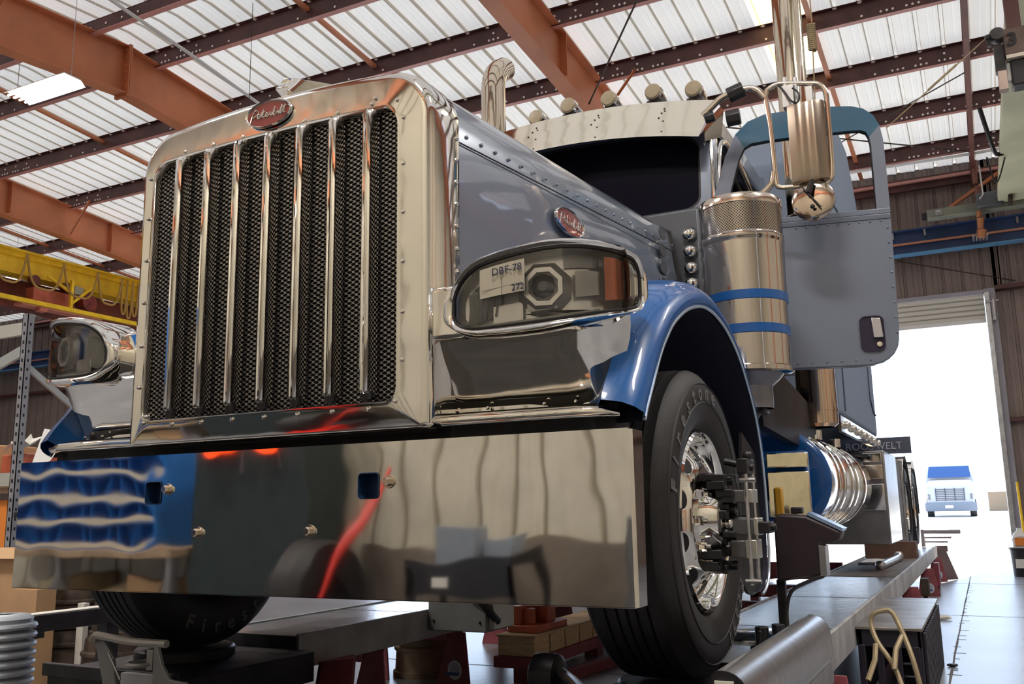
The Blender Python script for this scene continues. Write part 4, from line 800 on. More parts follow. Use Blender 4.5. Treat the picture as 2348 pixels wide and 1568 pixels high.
for k in range(7): b = MB(); b.ball((SX1+.01, 7.2+.38*k, 1.592), .032, 0, 12); part(b, 'marker_light', CH, ls, ang=60)
# ---------------------------------------------------------------- tanks, steps, boxes
for s in (1, -1):
    x, z = CX+s*.99, 1.155
    b = MB(); b.lathe([(0, 5.60), (.25, 5.602), (.29, 5.612), (.302, 5.635)], (x, 0, z), 'y', 56, 0); b.lathe([(.302, 5.635), (.302, 7.75), (.28, 7.79), (0, 7.80)], (x, 0, z), 'y', 56, 1); tk = part(b, 'fuel_tank', [BLU, mat('tank_chrome', (.84, .84, .86), .07, 1, bump=.002, bs=3)], T, ang=50)
    for y in (5.95, 6.2, 6.6, 6.85, 7.3): b = MB(); b.lathe([(.303, y), (.309, y+.004), (.309, y+.046), (.303, y+.05)], (x, 0, z), 'y', 56); part(b, 'tank_strap', CH, tk)
    b = MB(); b.cyl((x+s*.10, 6.45, z+.29), (x+s*.10, 6.45, z+.35), .05); b.cyl((x+s*.14, 7.1, z+.27), (x+s*.14, 7.1, z+.33), .04); part(b, 'filler_cap', CH, tk)
    b = MB(); b.tube([(x+s*.0, 5.9, z+.30), (x+s*.02, 6.3, z+.33), (x+.0, 7.6, z+.31)], .015, 6); part(b, 'fuel_line', BLKM, tk)
    # step box with chrome cover
    xa, xb = CX+s*1.05, CX+s*1.275
    b = MB(); b.box((min(xa, xb), 4.90, .93), (max(xa, xb), 4.99, 1.285)); sx = part(b, 'step_box', BLU, T, bev=.01)
    b = MB(); X_ = lambda q: CX+s*q
    for z0, z1 in ((1.20, 1.275), (.95, 1.18)): b.prism([(X_(1.085), 4.835, z0), (X_(1.285), 4.885, z0), (X_(1.285), 4.885, z1), (X_(1.085), 4.835, z1)], (0, .02, 0))
    part(b, 'step_cover', mat('step_chrome', (.88, .80, .58), .09, 1, bump=.002, bs=8), sx, bev=.006)
    b = MB(); b.box((CX+s*1.14-.022, 4.81, .955), (CX+s*1.14+.022, 4.84, 1.10)); part(b, 'step_light', mat('amber_glow', (.8, .42, .05), .2, coat=1), sx, bev=.01)  # amber strip standing in for the yellow reflection in the cover
    # cab skirt and under cab panel
    b = MB(); b.prism([(CX+s*1.13, 4.50, 1.70), (CX+s*1.13, 5.30, 1.72), (CX+s*1.13, 6.55, 1.60), (CX+s*1.13, 5.90, 1.34), (CX+s*1.13, 4.62, 1.40)], (-s*.05, 0, 0)); pk = part(b, 'cab_skirt', BLKM, T)
    b = MB(); b.box((min(CX+s*.75, CX+s*1.08), 4.45, 1.40), (max(CX+s*.75, CX+s*1.08), 5.2, 1.72)); part(b, 'battery_box', mat('greyed_box', (.16, .16, .20), .35, .5), T, bev=.02)
    b = MB(); b.lathe([(.0, -.02), (.03, -.016), (.038, 0)], (CX+s*1.0, 4.448, 1.47), 'y', 20); part(b, 'round_lamp', CH, T)
    b = MB(); b.cyl((CX+s*.98, 7.9, 1.03), (CX+s*.98, 9.4, 1.03), .15, n=30); part(b, 'air_tank', mat('airtank_chrome', (.84, .84, .88), .06, 1), T, ang=50)
    # quarter fenders over the drive wheels
    for yc in (12.05, 13.35):
        b = MB(); A_ = [math.radians(a) for a in range(-8, 196, 12)]; b.loft([[(CX+s*w_, yc+.60*math.cos(a), .97+.62*math.sin(a)) for w_ in (.66, 1.18, 1.255, 1.26)] if True else 0 for a in A_]); part(b, 'quarter_fender', CH, T, ang=60)
    b = MB(); b.box((CX+s*1.24-.04, 11.35, .55), (CX+s*1.24, 11.40, 1.5)); b.cyl((CX+s*1.25, 11.4, 1.5), (CX+s*1.25, 11.4, .6), .02); part(b, 'fender_bracket', STD, T)
b = MB(); b.box((CX-1.0, 9.66, 1.44), (CX+1.22, 9.74, 1.48)); part(b, 'deck_panel', mat('deck_grey', (.22, .21, .22), .4, .5), T)
b = MB(); b.box((-1.25, 8.36, .68), (-.72, 9.5, 1.46)); tb = part(b, 'tool_box', mat('tool_box_steel', (.32, .31, .33), .25, .8, var=.2, vs=5), T, bev=.01)
for z0, z1, m in ((1.36, 1.44, CH), (1.22, 1.34, STN), (.96, 1.18, mat('tank_chrome', (.84, .84, .86), .07, 1))): b = MB(); b.box((-1.22, 8.33, z0), (-.74, 8.36, z1)); part(b, 'tool_box_panel', m, tb, bev=.006)
b = MB(); b.box((CX-.6, 9.76, 1.50), (CX+1.48, 9.80, 1.66)); hb = part(b, 'headboard', mat('headboard_grey', (.10, .11, .16), .5), T)
b = MB(); put_text(b, 'ROOSEVELT', .098, (-.93, 9.757, 1.575), (1, 0, 0), (0, 0, 1), .003); part(b, 'headboard_lettering', mat('pale_letter', (.5, .52, .6), .5), hb)
# ================================================================ alignment rack
def runway(x0, x1, y0, y1, label, legs):
    t = thing('rack_runway', ((x0+x1)/2, (y0+y1)/2, 0), label, 'lift runway', 'runways of the alignment rack')
    b = MB(); b.box((x0+.02, y0, .435), (x1-.02, y1, .45)); dk = b.build('deck', RACK, t, bev=.003)
    b = MB()
    for y in (4.55, 6.1, 8.2, 10.6, 12.4): b.box((x0+.03, y-.004, .4495), (x1-.03, y+.004, .4508))
    b.build('plate_joint', BLKM, dk)
    for x in (x0, x1-.02): b = MB(); b.box((x, y0, .30), (x+.02, y1, .458)); b.build('side_rail', RACKS, t, bev=.003)
    b = MB(); b.box((x0, y0-.02, .30), (x1, y0, .45)); b.build('end_plate', BLKM, t)
    for y in legs:
        b = MB()
        for s in (-1, 1):
            xc = x1 if s > 0 else x0; b.prism([(xc-.115, y-.10, 0), (xc+.115, y-.10, 0), (xc+.060, y-.06, .298), (xc-.060, y-.06, .298)], (0, .012, 0)); b.prism([(xc-.115, y-.10, 0), (xc-.105, y-.10, 0), (xc-.05, y-.06, .298), (xc-.06, y-.06, .298)], (0, .18, 0)); b.cyl((xc+.01, y-.095, .19), (xc+.01, y-.085, .19), .008, n=8)
            if s > 0: b2 = MB(); n = 24; b2.add([(xc+.01+.048*math.cos(2*math.pi*i/n), y-.096, .085+.055*math.sin(2*math.pi*i/n)) for i in range(n)], [tuple(range(n))]); b2.add([(xc+.01+.035*math.cos(2*math.pi*i/n), y-.0975, .090+.040*math.sin(2*math.pi*i/n)) for i in range(n)], [tuple(range(n))], 1); b2.box((xc-.045, y-.100, .055), (xc+.04, y-.098, .072), 2)
        b.bar(((x0+x1)/2-(x1-x0)*.4, y-.04, .28), ((x0+x1)/2+(x1-x0)*.4, y-.04, .28), .06, .07); lg = b.build('rack_leg', MAR, t, bev=.003); b2.build('leg_sticker', [mat('sticker_white', (.6, .66, .75), .5), mat('sticker_lilac', (.42, .40, .52), .5), mat('sticker_blue', (.03, .08, .25), .5)], lg)
    return t
RR = runway(-1.24, -.65, 3.45, 14.2, 'long grey runway of the alignment rack on the right, under the open door side', (4.3, 7.2, 9.0, 11.6, 13.8))
b = MB(); b.box((-1.225, 7.9, .4495), (-.68, 10.6, .453)); b.build('worn_strip', mat('worn_strip_brown', (.13, .10, .085), .6, var=.4, vs=14), RR)
RL = runway(-3.47, -2.90, 3.50, 14.2, 'long grey runway of the alignment rack on the left, shining blue under the bumper', (4.15, 5.0, 6.6, 9.0, 11.6, 13.8))
for x0, x1, par in ((-1.24, -.65, RR), (-3.47, -2.74, RL)):
    b = MB(); b.box((x0+.01, 2.62, .27), (x1-.01, 3.43, .40)); b.box((x0, 2.60, .38), (x1, 2.63, .43)); tp = b.build('turn_plate_pocket', BLKM, par, bev=.004)
    b = MB(); b.lathe([(0, .449), (.20, .449), (.21, .44), (.21, .405), (.24, .40)], ((x0+.29), 3.08, 0), 'z', 36); b.build('turn_plate', BLKM, tp)
    b = MB(); b.box((x1-.24, 2.57, .31), (x1-.02, 2.60, .425)); b.build('pocket_plate', RACKS, tp)
    b = MB(); b.box((x0+.06, 2.63, 0), (x1-.06, 2.75, .27)); b.box((x0+.06, 3.30, 0), (x1-.06, 3.40, .27)); b.build('pocket_stand', MAR, tp)
b = MB(); b.prism([(-2.89, 3.56, .0), (-2.66, 3.56, .0), (-2.63, 3.56, .36), (-2.83, 3.56, .33)], (0, .02, 0)); b.prism([(-2.89, 3.56, 0), (-2.87, 3.56, 0), (-2.81, 3.56, .33), (-2.83, 3.56, .33)], (0, .25, 0)); b.cyl((-2.74, 3.555, .30), (-2.74, 3.565, .30), .012); tag(b.build('maroon_gusset_stand', MAR, bev=.004), 'low maroon steel stand with a slanted front plate beside the left runway', 'stand')
b = MB(); b.lathe([(0, .475), (.13, .472), (.19, .462), (.20, .455), (.20, .451)], (-.92, 4.16, 0), 'z', 36); tag(b.build('wheel_stop_disc', mat('disc_chrome', (.75, .72, .62), .12, 1), ang=50), 'round polished slip plate lying on the right runway behind the front tyre', 'slip plate')
b = MB(); b.cyl((-.83, 3.78, .451), (-.83, 3.78, .54), .028, n=8); b.cyl((-.77, 3.80, .451), (-.77, 3.80, .55), .026, n=8); b.box((-.87, 3.74, .451), (-.73, 3.84, .47)); b.cyl((-.83, 3.74, .53), (-.83, 3.74, .46), .008); tag(b.build('locking_block', BLKM, bev=.003), 'small black locking block with two posts behind the front tyre', 'lock block')
# rounded aluminium lamp housing along the runway edge
t = thing('runway_lamp', (-.53, 2.8, .45), 'long rounded aluminium lamp housing along the front end of the right runway', 'lamp housing')
sec = [(-.618, .44), (-.618, .612), (-.605, .622), (-.590, .6225), (-.575, .620), (-.560, .614), (-.548, .604), (-.538, .590), (-.532, .572), (-.528, .55), (-.526, .50), (-.532, .47), (-.60, .46)]
b = MB(); b.loft([[(x, y, z) for x, z in sec] for y in (2.25, 3.5)], closed_sec=True); b.build('housing', ALU, t, ang=50)
for y in (2.245, 3.5): b = MB(); b.prism([(x, y, z) for x, z in sec], (0, .006, 0)); b.build('end_cap', BLK, t)
b = MB(); b.box((-.61, 2.238, .585), (-.565, 2.244, .60)); b.build('paper_tag', PAP, t)
b = MB(); b.box((-.60, 2.3, .30), (-.545, 3.45, .48)); b.box((-.535, 2.45, .40), (-.527, 3.49, .468), 1); b.build('bracket', [BLKM, STD], t)
b = MB(); b.box((-.648, 2.3, 0), (-.56, 2.42, .30)); b.build('support_leg', MAR, t)
# end stand of the rack
b = MB(); b.prism([(-.66, 14.22, .44), (-.56, 14.22, .44), (-.42, 14.22, 0), (-.72, 14.22, 0)], (0, .02, 0)); b.bar((-.60, 14.25, .42), (-.60, 14.9, 0), .08, .02); b.box((-.70, 14.24, .36), (-.52, 14.36, .44)); tag(b.build('rack_end_stand', mat('end_stand_brown', (.17, .13, .13), .6)), 'brown steel stand under the far end of the right runway', 'stand')
for k, (x1, z, r) in enumerate(((-.33, .64, .028), (-.45, .56, .014), (-.50, .50, .014))):
    b = MB(); yy = 13.9+.1*k; b.cyl((-.80, yy, z), (x1, yy, z), r, n=10); b.box((-.82, yy-.03, .451), (-.78, yy+.03, z+.03)); tag(b.build('steel_tube', mat('grey_tube', (.34, .30, .32), .5)), ['thick grey tube sticking out at the far end of the runway, topmost of three', 'middle thin grey tube sticking out at the far end of the runway', 'lowest thin grey tube sticking out at the far end of the runway'][k], 'steel tube')
b = MB(); b.box((-.63, 9.9, .14), (-.56, 10.1, .30)); b.cyl((-.60, 10, .0), (-.60, 10, .14), .02); tag(b.build('latch_block', RUSTY, bev=.005), 'rusty brown latch on the outer side of the right runway', 'latch')
b = MB(); b.box((-.62, 12.2, .06), (-.56, 12.4, .32)); b.cyl((-.58, 12.3, 0), (-.58, 12.3, .1), .012); tag(b.build('runway_jack', MAR, bev=.005), 'small maroon jack under the outer edge of the right runway', 'jack')
b = MB(); b.cyl((-1.10, 9.2, .475), (-.83, 9.3, .475), .012, n=8); b.cyl((-.86, 8.7, .485), (-.82, 10.1, .485), .035, n=12); b.ball((-.82, 10.15, .50), .05); b.ball((-.86, 8.72, .49), .045); tag(b.build('steel_lever_tool', ALU), 'bright steel lever tool lying on the right runway', 'tool')
b = MB(); b.box((-1.12, 9.55, .452), (-.92, 9.75, .47)); b.lathe([(0, .03), (.1, .02), (.13, 0)], (-1.02, 10.0, .452), 'z', 14); tag(b.build('wheel_clamp_tool', WHT, bev=.004), 'pale clamp tool lying on the runway beside the bright lever', 'tool')
b = MB(); b.box((-1.20, 10.7, .451), (-.69, 11.0, .62)); tag(b.build('wooden_chock', mat('brown_chock', (.13, .07, .05), .7, var=.3)), 'dark brown wooden block across the runway in front of the drive wheels', 'wood block')
# ---------------------------------------------------------------- alignment head on a post
t = thing('alignment_head', (-.85, 4.34, .45), 'black boxy alignment sensor on a thin post standing on the right runway', 'sensor')
b = MB(); b.prism([(-.862, 4.3, .672), (-.665, 4.3, .70), (-.660, 4.3, .835), (-.585, 4.3, .855), (-.572, 4.3, .89), (-.715, 4.3, .962), (-.835, 4.3, .972), (-.862, 4.3, .95)], (0, .14, 0)); b.build('case', mat('case_black_brown', (.030, .018, .022), .45), t, bev=.012)
b = MB(); b.prism([(-.572, 4.302, .893), (-.715, 4.302, .965), (-.715, 4.44, .965), (-.572, 4.44, .893)], (.008, 0, .012)); b.build('screen_edge', mat('screen_blue', (.35, .48, .68), .2, .5), t)
b = MB(); b.prism([(-.672, 4.296, .69), (-.645, 4.296, .70), (-.645, 4.296, .83), (-.672, 4.296, .835)], (0, .1, 0)); b.build('side_plate', ALU, t)
b = MB(); b.box((-.79, 4.34, .97), (-.74, 4.40, 1.0)); b.build('top_knob', BLK, t, bev=.006)
b = MB(); b.box((-.872, 4.33, .452), (-.835, 4.37, .68)); b.box((-.88, 4.30, .450), (-.82, 4.40, .462)); b.build('post', BLKM, t, bev=.003)
b = MB(); b.tube(smooth([(-.66, 4.3, .70), (-.72, 4.27, .68), (-.79, 4.25, .64), (-.82, 4.26, .56), (-.825, 4.28, .47)], 5), .008, 6); b.build('cable', BLK, t)
# ---------------------------------------------------------------- clamp on the wheel
t = thing('wheel_clamp', (-.72, 3.09, .45), 'black and silver wheel alignment clamp gripping the chrome front wheel', 'wheel clamp')
GA = mat('clamp_grey', (.15, .15, .155), .4, .5); LG = mat('clamp_silver', (.62, .60, .54), .3, .7)
for yy, xx in ((3.05, -.69), (3.13, -.685)): b = MB(); b.cyl((xx, yy, .755), (xx, yy, 1.13), .006, n=8); b.build('guide_rod', ALU, t)
b = MB(); b.box((-.715, 3.03, 1.11), (-.68, 3.15, 1.16)); b.cyl((-.77, 3.09, 1.155), (-.67, 3.09, 1.13), .012); b.ball((-.69, 3.09, 1.17), .018); b.build('top_clamp', BLK, t, bev=.004)
for z, x0, x1, xe, h in ((1.038, -.80, -.70, -.672, .020), (.940, -.745, -.675, -.66, .026), (.868, -.755, -.705, -.668, .028)):
    b = MB(); b.box((x0, 3.055, z-h), (x1, 3.125, z+h)); b.build('slide_block', GA, t, bev=.003); b = MB(); b.box((x1, 3.05, z-h-.002), (xe, 3.13, z+h+.002)); b.build('block_face', LG, t, bev=.003)
b = MB(); b.box((-.66, 3.05, .918), (-.625, 3.13, .955)); b.cyl((-.66, 3.09, .937), (-.61, 3.09, .937), .012); b.build('locking_knob', BLK, t, bev=.004)
for k, z in enumerate((1.09, 1.045, .995, .945, .905, .86, .815)):
    b = MB(); random.seed(k+3)
    for q in range(8):
        x = -.845+random.uniform(0, .10); y_ = 3.09+random.uniform(-.07, .07); zz = z+random.uniform(-.016, .016); d = random.uniform(.010, .022); b.box((x-d*1.5, y_-d, zz-d*.7), (x+d*1.5, y_+d, zz+d*.7))
    b.cyl((-.87, 3.09, z), (-.74, 3.09, z), .016, n=8); b.cyl((-.80, 3.04, z), (-.80, 3.14, z), .018, n=8); b.build('gripper', BLK, t, bev=.003)
b = MB(); b.cyl((-.84, 3.09, .96), (-.70, 3.09, .955), .02, n=10); b.tube([(-.86, 3.02, .935), (-.80, 3.06, .945), (-.74, 3.09, .95)], .012, 6); b.build('centre_screw', BLK, t)
b = MB(); b.ball((-.755, 3.06, .95), .018); b.build('chrome_ball', CH, t)
for z in (.768, 1.09): b = MB(); b.cyl((-.71, 3.05, z), (-.66, 3.05, z), .009, n=8); b.build('end_bolt', ALU, t)
# ---------------------------------------------------------------- gear between the runways
b = MB(); b.box((-2.897, 4.62, .345), (-2.52, 4.95, .545)); q = tag(b.build('grey_control_box', mat('box_grey', (.22, .22, .215), .5, .2, var=.1), bev=.006), 'square grey control box fixed to the left runway under the bumper', 'control box')
b = MB(); 
for x in (-2.86, -2.56): b.ball((x, 4.617, .40), .008)
b.build('box_screw', BLK, q); b = MB(); b.box((-2.52, 4.66, .36), (-2.49, 4.9, .53)); b.build('side_plate', WHT, q)
b = MB(); b.tube(smooth([(-2.62, 4.60, .56), (-2.55, 4.6, .52), (-2.50, 4.62, .46), (-2.49, 4.7, .40)], 4), .022, 8); tag(b.build('rubber_hose', BLK), 'short black hose beside the grey control box', 'hose')
b = MB()
for z in (.02, .30): b.bar((-2.9, 6.9, z+.03), (-1.24, 6.6, z+.03), .06, .06)
b.bar((-2.35, 5.0, .035), (-2.1, 7.4, .035), .06, .06); tag(b.build('cross_beam', MAR), 'maroon steel cross beams between the two runways', 'steel frame')
t = thing('crate_row', (-2.4, 5.3, 0), 'low row of pale wooden crates on a maroon rail behind the grey control box', 'crates')
for k in range(6): b = MB(); b.box((-2.66, 5.02+.23*k, .165), (-2.42, 5.23+.23*k, .275)); b.box((-2.67, 5.01+.23*k, .275), (-2.41, 5.24+.23*k, .287)); b.build('crate', WOODC, t, bev=.004)
b = MB(); b.box((-2.68, 5.0, .10), (-2.40, 6.42, .163)); b.box((-2.6, 5.1, 0), (-2.5, 5.2, .10)); b.box((-2.6, 6.2, 0), (-2.5, 6.3, .10)); b.build('skid', MAR, t)
b = MB(); b.box((-2.64, 5.10, .288), (-2.44, 5.55, .33)); b.box((-2.62, 5.12, .33), (-2.56, 5.5, .44)); b.box((-2.54, 5.3, .33), (-2.46, 5.42, .43)); b.cyl((-2.55, 5.2, .33), (-2.55, 5.2, .42), .05); tag(b.build('orange_machine', CRED, bev=.005), 'orange-red machine part standing on the pale crates', 'machine part')
b = MB(); b.box((-2.2, 9.6, .30), (-1.3, 9.7, .46)); b.box((-2.2, 9.6, .12), (-1.3, 9.7, .24)); b.box((-2.2, 9.6, 0), (-2.12, 9.7, .4)); b.box((-1.38, 9.6, 0), (-1.3, 9.7, .4)); tag(b.build('maroon_bench_frame', MAR), 'maroon bench frame seen under the bumper between the legs', 'bench frame')
t = thing('creeper_roller', (-1.5, 3.2, 0), 'black round roller on a bright steel bar under the truck nose', 'roller')
b = MB(); b.lathe([(.0, -.06), (.055, -.058), (.075, -.045), (.080, -.02), (.080, .02), (.075, .045), (.055, .058), (0, .06)], (-1.50, 3.22, .405), 'x', 28); b.build('roller', BLK, t)
b = MB(); b.tube([(-1.44, 3.20, .425), (-1.28, 2.95, .44), (-1.05, 2.56, .46), (-.88, 2.40, .47)], .018, 10); b.build('bar', mat('bar_steel', (.45, .43, .42), .3, .9), t)
b = MB(); b.box((-1.56, 3.19, 0), (-1.53, 3.25, .42)); b.box((-1.62, 3.1, 0), (-1.42, 3.34, .02)); b.build('stand', BLKM, t)
# ---------------------------------------------------------------- plastic platform step, hand truck, pail, litter
t = thing('platform_step', (-.49, 5.9, 0), 'black ribbed plastic platform step with a worn steel top beside the right runway', 'step platform')
b = MB(); b.box((-.655, 5.1, .385), (-.335, 6.75, .40)); b.build('top_plate', mat('worn_top', (.33, .30, .27), .35, .6, var=.35, vs=5), t, bev=.003)
b = MB(); b.box((-.645, 5.12, .05), (-.62, 6.7, .385)); b.box((-.365, 5.12, .05), (-.345, 6.7, .385)); b.box((-.645, 5.12, .30), (-.345, 5.14, .385)); b.box((-.645, 5.12, 0), (-.345, 5.14, .06))
for k in range(4): b.box((-.645+.085*k, 5.115, .05), (-.610+.085*k, 5.14, .31))
for z in (.10, .16, .22): b.box((-.44, 5.116, z), (-.36, 5.138, z+.012))
for k in range(14): b.box((-.345, 5.18+.11*k, .0), (-.327+.0, 5.23+.11*k, .37))
b.box((-.64, 6.68, 0), (-.35, 6.72, .385)); b.build('ribbed_body', mat('ribbed_black', (.02, .017, .028), .4), t, bev=.004)
t = thing('hand_truck', (-.42, 4.5, 0), 'tan tube frame hand truck leaning beside the black plastic step', 'hand truck')
b = MB(); b.tube(smooth([(-.30, 4.45, .10), (-.345, 4.5, .34), (-.399, 4.6, .476), (-.428, 4.62, .526), (-.46, 4.62, .53), (-.505, 4.61, .512), (-.515, 4.6, .47), (-.49, 4.56, .40), (-.416, 4.5, .288), (-.36, 4.40, .10)], 4), .011, 8); b.build('handle_frame', TAN, t)
for P in (((-.497, 4.55, .39), (-.50, 4.5, .33), (-.53, 4.45, .25)), ((-.385, 4.56, .43), (-.41, 4.5, .38), (-.42, 4.46, .30)), ((-.50, 4.5, .16), (-.33, 4.45, .16))): b = MB(); b.tube(P, .012, 6); b.build('cross_tube', TAN, t)
b = MB(); b.box((-.56, 4.38, 0), (-.36, 4.55, .22)); b.prism([(-.57, 4.37, .20), (-.40, 4.37, .25), (-.30, 4.37, .10), (-.34, 4.37, .08)], (0, .1, 0)); b.build('base', BLKM, t, bev=.02); b = MB(); b.cyl((-.45, 4.34, .17), (-.45, 4.37, .17), .02); b.build('hub_bolt', STD, t)
t = thing('jug_on_pail', (.40, 14.9, 0), 'black pail by the doorway at the right edge', 'bucket')
t.name = 'bucket'; BASE[t.name] = Vector(t.location)
b = MB(); b.lathe([(0, 0), (.135, .0), (.155, .36), (.165, .37), (.165, .39), (.15, .38), (.13, .02)], (.40, 14.9, 0), 'z', 30); b.build('pail_body', BLK, t); b = MB(); b.box((.30, 14.733, .12), (.50, 14.76, .24)); b.build('pail_label', PAP, t); b = MB(); b.tube(arc((.40, .38), .165, 0, 180, 14, 'xz', 14.75), .004, 5); b.build('bail_handle', STD, t)
b = MB(); b.loft([[(.39+a*w_*.10, 14.9+c*w_*.09, z) for a, c in rrect(-1, 1, -1, 1, .4, 4)] for z, w_ in ((.35, 1), (.52, 1), (.58, .8), (.62, .35), (.66, .32))], closed_sec=True, caps=True); q = b.build('white_jug', WHT, ang=50); tag(q, 'white plastic jug with an orange label standing in the black pail', 'jug'); b = MB(); b.box((.32, 14.795, .42), (.46, 14.812, .53)); q2 = b.build('jug_label', ORL, q)
b = MB(); b.cyl((.45, 15.0, .40), (.44, 15.2, 1.30), .018, n=8); tag(b.build('broom_handle', YEL), 'yellow broom handle standing behind the white jug', 'broom')
b = MB(); b.cyl((.45, 15.0, 0.0), (.45, 15.0, .42), .02, n=8); b.build('handle_lower', YEL, bpy.data.objects['broom_handle'])
for nm, p, s, lb in (('crumpled_rag', (-.43, 9.2, .0), .06, 'crumpled blue-white rag on the floor beside the step'), ('floor_debris', (-.44, 8.3, .0), .025, 'small dark scrap on the floor near the rag'), ('floor_debris', (-.28, 6.6, 0), .03, 'small pale scrap lying on the floor crack')):
    b = MB(); b.ball((p[0], p[1], s*.35), s, 0, 8, (1.2, .9, .35)); 
    for v in b.v: v += Vector((random.uniform(-.3, .3)*s, random.uniform(-.3, .3)*s, random.uniform(-.05, .1)*s))
    tag(b.build(nm, PAP if nm == 'crumpled_rag' else BLKM, ang=10), lb, 'litter')
# ---------------------------------------------------------------- left foreground
t = thing('ribbed_air_spring', (-3.80, 2.75, 0), 'stack of pale ribbed rings, an air spring, at the lower left corner', 'air spring')
pr = [(0, .60), (.05, .60), (.055, .61), (.10, .605), (.115, .59)]
for k in range(15): z = .575-.037*k; pr += [(.112, z), (.128, z-.006), (.133, z-.016), (.128, z-.026), (.108, z-.031)]
pr += [(.11, .02), (.13, 0)]
b = MB(); b.lathe(pr, (-3.76, 2.62, 0), 'z', 40); b.build('ring_stack', mat('pale_blue_grey', (.42, .46, .52), .4, .2), t, ang=40)
b = MB(); b.lathe([(.05, .605), (.05, .55), (0, .55)], (-3.76, 2.62, 0), 'z', 20); b.build('centre_hole', DARK, t); b = MB(); b.box((-3.70, 2.49, .40), (-3.65, 2.51, .44)); b.build('small_label', PAP, t)
b = MB(); b.box((-4.52, 2.3, .43), (-4.40, 3.80, .515)); b.box((-4.50, 2.3, .515), (-4.42, 3.80, .522), 1); b.box((-4.56, 2.8, .40), (-4.40, 3.3, .43))
q = tag(b.build('black_rack_arm', [BLKM, PAP], bev=.004), 'black steel arm with a pale top edge at the lower left, beside the tyre', 'steel arm')
for y in (2.35, 3.7): b = MB(); b.box((-4.50, y, 0), (-4.42, y+.08, .43)); b.build('arm_post', BLKM, q)
def drum(x, y, r, h, m, lb, nm='brake_drum', z0=0):
    b = MB(); b.lathe([(r, z0), (r*1.0, z0+h*.12), (r*.93, z0+h*.14), (r*.90, z0+h*.55), (r*.97, z0+h*.60), (r*.97, z0+h*.66), (r*.88, z0+h*.70), (r*.86, z0+h*.93), (r*.80, z0+h), (r*.55, z0+h), (r*.5, z0+h*.9), (0, z0+h*.9)], (x, y, 0), 'z', 40); return tag(b.build(nm, m, ang=40), lb, 'brake drum', 'brake drums on the floor')
drum(-5.60, 4.42, .215, .29, RUSTY, 'dark rusty brake drum on the floor, bottom of the left stack')
drum(-5.60, 4.42, .20, .26, RUSTY, 'dark rusty brake drum, top of the left stack beside the cardboard', z0=.291)
drum(-4.98, 4.25, .215, .28, RUSTY, 'dark brake drum on the floor behind the grey bracket')
drum(-4.95, 4.27, .20, .24, RUSTY, 'dark brake drum with a yellow tag, second stack from the left', z0=.281)
b = MB(); b.box((-4.86, 4.045, .40), (-4.80, 4.065, .44)); tag(b.build('yellow_tag', mat('tag_yellow', (.6, .45, .1), .6)), 'small yellow tag on the second stack of drums', 'tag')
drum(-3.27, 5.15, .185, .27, TANI, 'tan brake drum standing alone on the floor between the maroon legs')
b = MB(); b.lathe([(.12, .27), (.12, .30), (.10, .31), (0, .31)], (-3.27, 5.15, 0), 'z', 30); b.build('hub_flange', TANI, bpy.data.objects['brake_drum.004'])
# paint grey casting bracket in front
t = thing('cast_bracket', (-2.85, 2.45, .27), 'grey cast steel wheel ramp bracket in front of the left turn plate', 'bracket')
b = MB(); b.tube(smooth([(-3.0, 2.45, .555), (-2.985, 2.45, .575), (-2.93, 2.45, .573), (-2.8, 2.45, .562), (-2.62, 2.45, .562)], 4), .014, 8); b.build('top_bar', mat('bar_pale', (.42, .40, .36), .4, .5), t)
b = MB(); b.prism([(-3.005, 2.46, .565), (-2.955, 2.46, .56), (-2.90, 2.46, .50), (-2.86, 2.46, .30), (-2.92, 2.46, .30), (-2.95, 2.46, .42)], (0, .015, 0)); b.build('web_plate', mat('cast_grey', (.24, .25, .26), .45, .3, var=.15), t, bev=.003); b = MB(); b.prism([(-2.672, 2.44, .555), (-2.655, 2.44, .555), (-2.63, 2.44, .49), (-2.59, 2.44, .445), (-2.51, 2.44, .44), (-2.51, 2.44, .42), (-2.60, 2.44, .33), (-2.672, 2.44, .30)], (0, .015, 0)); b.build('web_plate', mat('cast_grey', (.24, .25, .26), .45, .3, var=.15), t, bev=.003)
b = MB(); b.cyl((-2.70, 2.46, .54), (-2.70, 2.46, .47), .018, n=10); b.lathe([(0, .0), (.045, .004), (.06, .012), (.05, .02), (0, .02)], (-2.745, 2.46, .475), 'z', 20); b.build('pin', STD, t); b = MB(); b.box((-2.92, 2.42, 0), (-2.52, 2.52, .30)); b.build('foot', BLKM, t)
b = MB(); b.cyl((-2.90, 2.44, .52), (-2.83, 2.44, .43), .004); b.build('wire_pin', STD, t)
# cardboard
def carton(x0, x1, y0, y1, z0, z1, lb, flap=True):
    b = MB(); b.box((x0, y0, z0), (x1, y1, z1)); o = b.build('cardboard_box', CARD, bev=.004); tag(o, lb, 'cardboard box', 'cardboard boxes')
    if flap: f = MB(); f.prism([(x0-.02, y0-.01, z1), (x1+.02, y0-.01, z1), (x1+.0, y0-.05, z1-.06), (x0, y0-.05, z1-.06)], (0, .006, 0)); f.build('flap', mat('carton_flap', (.60, .38, .21), .8), o)
    return o
carton(-6.0, -5.49, 3.92, 4.17, 0, .82, 'tall brown cardboard box at the left edge behind the black arm')
carton(-5.46, -5.25, 3.86, 4.0, 0, .58, 'flat brown cardboard box leaning behind the left end of the bumper', False)
b = MB(); b.box((-5.25, 4.16, 0), (-5.19, 4.2, .47)); tag(b.build('white_board', PAP), 'narrow white board standing between cardboard and drums', 'board')
